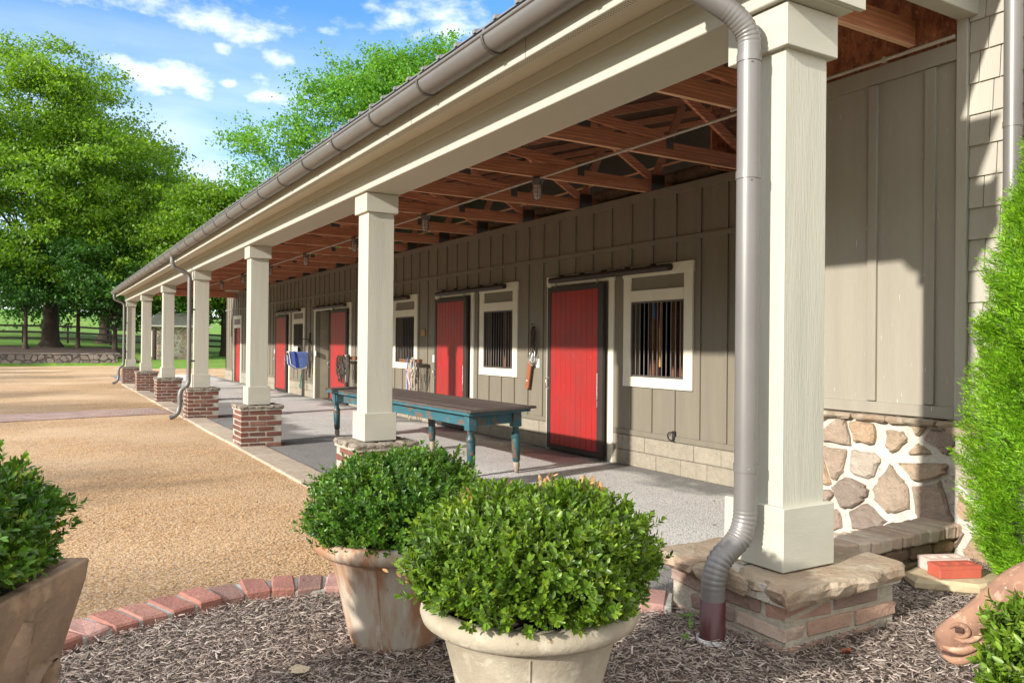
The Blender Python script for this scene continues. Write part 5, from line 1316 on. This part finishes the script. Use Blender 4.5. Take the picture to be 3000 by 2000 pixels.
# ------------------------------------------------------------------ little things on the mulch
def blade_cluster(name, c, n, m_, lab, cat_, ll=.03, seed=0, hgt=.12):
    g = np.random.default_rng(seed); P_ = np.array(c)+np.stack([g.normal(0,.02,n),g.normal(0,.02,n),g.uniform(0,hgt,n)],1)
    l_ = g.uniform(.7,1.1,n)*ll; V, F = leaves(P_, g.normal(size=(n,3))+np.array((0,0,.4)), g.normal(size=(n,3))+np.array((0,0,1)), l_, l_*.6)
    o = fastmesh(name, V, F, m_, None, c); return tag(o, lab, cat_)
blade_cluster('weed', (-.315,.16,.33), 16, LEAFS['pale'], 'small green weed sprouting beside the downspout boot', 'weed', .026, 3, .10)
for i,(x,y,lab) in enumerate(((.055,-.235,'rust coloured dead leaf on the mulch just in front of the corner plinth'),(-.80,-.42,'dark red dead leaf on the mulch at the foot of the picture'),(.42,-.62,'reddish seed husk on the mulch below the horse muzzle'))):
    b = MB(); vs = []
    for k in range(5):
        for j in range(4): vs.append((x+(k-2)*.011, y+(j-1.5)*.009*(1-.15*(k-2)**2), .352+.008*math.sin(k*1.3+j*2.0+i)))
    vs += [(a_,c_,z_-.0015) for a_,c_,z_ in vs]
    fs = [(k*4+j,k*4+j+1,(k+1)*4+j+1,(k+1)*4+j) for k in range(4) for j in range(3)]; fs += [tuple(20+q for q in f[::-1]) for f in fs]
    b.add(vs, fs, True); tag(b.build('dead_leaf', mat('rust_leaf',(.30,.09,.035),(.2,.06,.03),scale=40,rough=.8), None, (x,y,.35)), lab, 'leaf', 'dead leaves on the mulch')
b = MB(); rough_slab(b, [(.60,-.46),(.63,-.47),(.65,-.445),(.625,-.43)], .345, .352, .004, .01); tag(b.build('blue_scrap', mat('blue_plastic',(.01,.16,.62),rough=.4), None, (.62,-.45,.345)), 'tiny bright blue scrap of plastic on the mulch', 'scrap')
b = MB(); rough_slab(b, [(-1.70,.545),(-1.66,.53),(-1.625,.56),(-1.665,.595),(-1.70,.58)], .345, .353, .006, .015); tag(b.build('bleached_leaf', mat('bleached_leaf',(.55,.45,.30),(.45,.36,.24),scale=30,rough=.9,bump=.6), None, (-1.66,.56,.345)), 'pale bleached leaf lying left of the streaked planter', 'leaf')

# ------------------------------------------------------------------ far stone wall, shed, fence
b = MB(); b.box(-30,1.35,48.4,48.9,-.2,.66); o = b.build('stone_retaining_wall', mat('dark_mortar',(.12,.11,.10),rough=.95), None, (-10,48.5,0))
tag(o, 'long low retaining wall of weathered dark fieldstone beyond the gravel', 'stone wall')
b = MB()
for poly in voronoi_stones(-9,1.35,-.02,.64,.34,.03,31): b.prism(poly, -48.42, -48.42+random.uniform(.03,.08), bev=.02, axis='-y', jit=.004)
x = -30
while x < 1.3: w = random.uniform(.3,.6); b.bbox(x,x+w-.02,48.34,48.95,.64,.70+random.uniform(-.01,.02),.02,.01); x += w
b.build('wall_stones', DARKSTONE, o, (-10,48.5,0))
sh = thing('stone_shed', (5.1,52.2,.3), 'small fieldstone shed with a dark low roof seen between the far columns', 'shed')
og = (5.1,52.2,.3)
b = MB(); b.box(3.75,6.4,52.0,54.6,-.1,2.35); b.build('wall', MORTAR_W, sh, og)
b = MB()
for poly in voronoi_stones(3.8,6.4,.15,2.33,.34,.05,77): b.prism(poly, -52.0, -52.0+.05, bev=.02, axis='-y', jit=.004)
b.build('field_stones', FIELD, sh, og)
b = MB(); b.add([(3.1,51.5,2.42),(7.0,51.5,2.42),(6.2,53.3,3.25),(4.0,53.3,3.25),(3.1,55.1,2.42),(7.0,55.1,2.42)], [(0,1,2,3),(5,4,3,2),(0,3,4),(1,5,2)]); b.box(3.1,7.0,51.5,55.1,2.36,2.415); b.build('roof', mat('shed_roof',(.10,.11,.09),(.07,.075,.06),scale=3,rough=.9), sh, og)
b = MB(); b.box(3.05,7.05,51.44,51.49,2.33,2.42); b.build('fascia', CREAM_H, sh, og)
b = MB(); b.tube([(3.62,51.6,.1),(3.62,51.6,2.36)], .13, 10); b.build('timber_post', BARK, sh, og)
# fence
def hz1(x,y): return float(hz(np.array(float(x)),np.array(float(y))))
FP = [(-30,66.5),(-20,67.0),(-3.6,67.6),(10,66.5),(20,64),(34,62)]
fp = catmull(FP, 2.9)
fe = thing('board_fence', (0,67,1.3), 'black three-rail board fence crossing the green pasture', 'fence'); og = (0,67,1.3)
for i,(x,y) in enumerate(fp):
    z = hz1(x,y); b = MB(); b.bbox(x-.07,x+.07,y-.07,y+.07,z-.3,z+1.42,.01); b.build('post', FENCE, fe, og)
    if i < len(fp)-1:
        x2,y2 = fp[i+1]; z2 = hz1(x2,y2)
        for h in (.38,.84,1.30):
            b = MB(); b.beam((x,y-.09,z+h),(x2,y2-.09,z2+h),.035,.15); b.build('rail', FENCE, fe, og)

# ------------------------------------------------------------------ trees
def tree(name, x, y, z, blobs, leaf, lab, seed, nclump, mleaf, lsize, trunk, group=None, cl=(.9,.45), lean=(0,0), cat='tree', fork=None, core=.55, limbs=26):
    """blobs: (dx,dy,dz,rx,ry,rz) lobes of the crown"""
    g = np.random.default_rng(seed); org = (x,y,z)
    t = thing(name, org, lab, cat, group)
    B_ = np.array(blobs, float); vol = (B_[:,3]*B_[:,4]*B_[:,5])**.75; pr = vol/vol.sum()
    pick = g.choice(len(B_), nclump, p=pr); D = unit(g.normal(size=(nclump,3)))
    r = core+(1-core)*g.random(nclump)**.7; r *= 1+.12*np.clip(g.normal(size=nclump),-2,1.3)
    C = B_[pick,:3]+D*r[:,None]*B_[pick,3:]
    nn_ = max(8, nclump//(7 if 'locust' in name else 10)); nd_ = C[g.integers(0,nclump,nn_)]; C = nd_[g.integers(0,nn_,nclump)]*.72+C*0+0.28*C[g.permutation(nclump)] if False else nd_[g.integers(0,nn_,nclump)]+g.normal(size=(nclump,3))*np.array((cl[0],cl[0],cl[1]))*.95
    # leaves in flattened clumps, drooping at the rim
    N_ = nclump*mleaf; cc = np.repeat(C, mleaf, 0); dd = np.repeat(D, mleaf, 0)
    sc = np.repeat(g.uniform(.55,1.25,nclump), mleaf)
    q = g.normal(size=(N_,3))*np.array((cl[0],cl[0],cl[1]))*.55*sc[:,None]; q[:,2] -= .12*(q[:,0]**2+q[:,1]**2)/max(cl[0],.1)
    P_ = cc+q+np.array(org)
    Dl = unit(dd*.5+g.normal(0,.7,(N_,3))+np.array((0,0,-.25))); Nn = unit(g.normal(0,.55,(N_,3))+np.array((0,0,1))+dd*.3)
    ln = g.uniform(.6,1.25,N_)*lsize; V, F = quads(P_, Dl, Nn, ln, ln*g.uniform(.45,.75,N_))
    fastmesh('crown', V, F, LEAFS[leaf], t, org)
    b = MB(); H0, r0 = trunk
    O = Vector(org); top = O+Vector((lean[0],lean[1],H0))
    b.tube([O-Vector((0,0,.4)),O+Vector((0,0,.02)),O+Vector((lean[0]*.1,lean[1]*.1,H0*.12)),O+Vector((lean[0]*.4,lean[1]*.4,H0*.5)),top], [r0*1.9,r0*1.6,r0*1.1,r0*.95,r0*.85], 14)
    js = g.choice(nclump, min(limbs,nclump), replace=False)
    for k_, j in enumerate(js):
        e = O+Vector(C[j]); st = top if k_%3 else O+Vector((lean[0]*.6,lean[1]*.6,H0*.8)); L_ = (e-st)
        rr = r0*(.42 if k_ < (fork or 4) else .2)
        m1 = st+L_*.3+Vector((0,0,abs(L_.z)*.10+.1))+Vector(g.normal(0,.25,3)); m2 = st+L_*.65+Vector((0,0,.3))+Vector(g.normal(0,.3,3))
        b.tube([st,m1,m2,e], [rr,rr*.75,rr*.45,rr*.12], 7)
    b.build('trunk', BARK, t, org)
    return t
# the big maple by the gravel, its lobes read off its outline
tree('maple_tree', -1.9, 60.5, 1.0, [(-1.5,0,9.5,7.5,6.5,5.0),(-5.5,1,14.5,6.5,6,5.5),(-1.8,2,17.8,5.2,5,4.6),(3.0,1,13.5,5.0,5,5.2),(2.0,-1,17.6,3.6,4,3.2),(5.2,0,9.0,3.6,4,3.6),(-8,-2,7.0,5,4,4),(0,-4,7.0,5,3.5,3.2)], 'yel',
     'huge yellow green maple with a forked trunk at the left', 41, 2500, 50, .25, (3.2,.52), cl=(.95,.42), fork=7)
tree('maple_tree', 2.0, 70, 1.6, [(0,0,12,6.5,6,6),(-4,-9,5.2,5,3,2.6),(3.0,0,8,6,5,5.5),(-3,0,15.5,4.0,4,3.2),(1.6,0,12.5,3.6,4,3.2),(-3,0,7,6,4,4)], 'mid',
     'dark green broad tree behind the right side of the big maple', 42, 1500, 46, .28, (3.0,.4), cl=(1.1,.45))
tree('understory_tree', 1.75, 56.2, .75, [(0,0,5.0,3.2,3,2.4),(1.5,0,3.4,2.6,2,1.4),(-1.2,0,3.4,2.0,2,1.2)], 'dark',
     'dark small tree standing on the mulch just left of the last column', 43, 300, 44, .22, (2.2,.14), cl=(.7,.35))
tree('understory_tree', -.3, 59.0, .9, [(0,0,5.6,3.0,2.5,1.9),(2.6,0,6.2,2.6,2,2.2),(-3,0,6.0,2.4,2,1.6)], 'dark',
     'dark leafy understory tree hanging around the trunk of the big maple', 54, 360, 46, .22, (3.2,.12), cl=(.7,.3))
tree('understory_tree', -3.3, 57.2, .9, [(0,0,4.3,2.0,2,1.3),(-1,0,3.4,1.6,1.5,1.0)], 'dark',
     'slender dark understory tree left of the big maple trunk', 44, 110, 44, .20, (2.6,.12), cl=(.7,.35))
tree('shade_tree', 9.0, 58.5, .6, [(0,0,6.0,3.6,3,3.0),(-1.8,0,4.0,2.0,2,1.3),(2,0,8.5,3,3,3)], 'pale',
     'light green young tree seen between the porch columns and the barn end', 45, 340, 44, .24, (2.4,.16), cl=(.8,.35))
tree('locust_tree', 8.6, 55, .6, [(0,0,7.8,4.4,4,4.2),(-2.5,0,6.0,3.2,3,3.3),(3.4,0,8.4,3.8,3,3.8),(-.6,0,9.6,2.6,2.5,1.9)], 'yel',
     'yellow green tree of middle height left of the tall one behind the roof', 46, 1500, 46, .24, (4,.3), cl=(.9,.40))
tree('locust_tree', 13.6, 43, 1.2, [(0,0,12.2,4.4,4,4.6),(-3.4,0,10.0,3.2,3,3.6),(3.6,0,13.6,4.0,4,3.6),(7,0,14.6,4,4,4.6),(4,0,16.0,3,3,2.6),(9.5,0,15.5,3.5,3,3.4),(1.0,0,15.6,2.6,2.4,2.0),(-1.5,0,7,4,4,4)], 'pale',
     'tall fresh green tree rising behind the barn roof', 47, 3000, 46, .20, (5,.35), cl=(.8,.36))
tree('oak_tree', -14, 72, 2.0, [(0,0,11,7,6,7),(-5,0,9,6,5,6),(4,0,8,5,4,5)], 'mid', 'dark leafy tree at the far left behind the big maple', 48, 900, 36, .36, (4,.4), cl=(1.1,.45))
tree('oak_tree', 4.0, 84, 2.8, [(0,0,6,7,5,5),(7,0,5,6,4,4.5),(-8,0,5,6,4,4.5),(0,0,10,5,4,3.5)], 'dark', 'dark low tree line behind the fence and the stone shed', 49, 1100, 34, .40, (3,.4), cl=(1.3,.5))
tree('oak_tree', 22.0, 76, 2.0, [(0,0,6,7,5,5),(7,0,6,6,4,5)], 'mid', 'round green tree beyond the pasture behind the barn end', 50, 500, 34, .40, (3,.4), cl=(1.3,.5))
# a row of trees west of the courtyard: they shade the gravel in the low sun
w0 = tree('shade_tree', -20.5, -6, 0, [(0,0,3.9,3.2,4.0,2.4),(0,-2.2,3.1,2.8,3,2.3),(0,2.2,3.2,2.8,3,2.4),(0,0,2.0,3.0,3.6,2.0)], 'mid', 'broad tree in the row west of the courtyard', 60, 480, 36, .42, (1.8,.25), cl=(.9,.5), core=.2)
w0['group'] = 'shade trees west of the courtyard'
for i in range(1,11):
    c = copy_tree(w0); c.location = (-20.5+random.uniform(-.8,.8), -6+i*5.2, random.uniform(-.35,.25)); c.rotation_euler.z = random.choice((0,math.pi))+random.uniform(-.2,.2)

# objects without a label of their own: ground pieces
for n_, l_, c_ in (('courtyard_gravel','broad tan gravel courtyard','gravel'),('porch_floor','crushed grey gravel floor under the porch','floor'),('mulch_bed','raised planting bed covered in mulch','bed'),('grass_hill','sunny green pasture rising behind the fence','grass'),('brick_path','brick band crossing the tan gravel','path'),('paver_edging','flat tan stone strip along the porch columns','paving'),('tree_mulch_bed','dark mulch under the big maple','mulch'),('side_lawn','lawn west of the courtyard','lawn')):
    o = bpy.data.objects.get(n_)
    if o: o['label'] = l_; o['category'] = c_
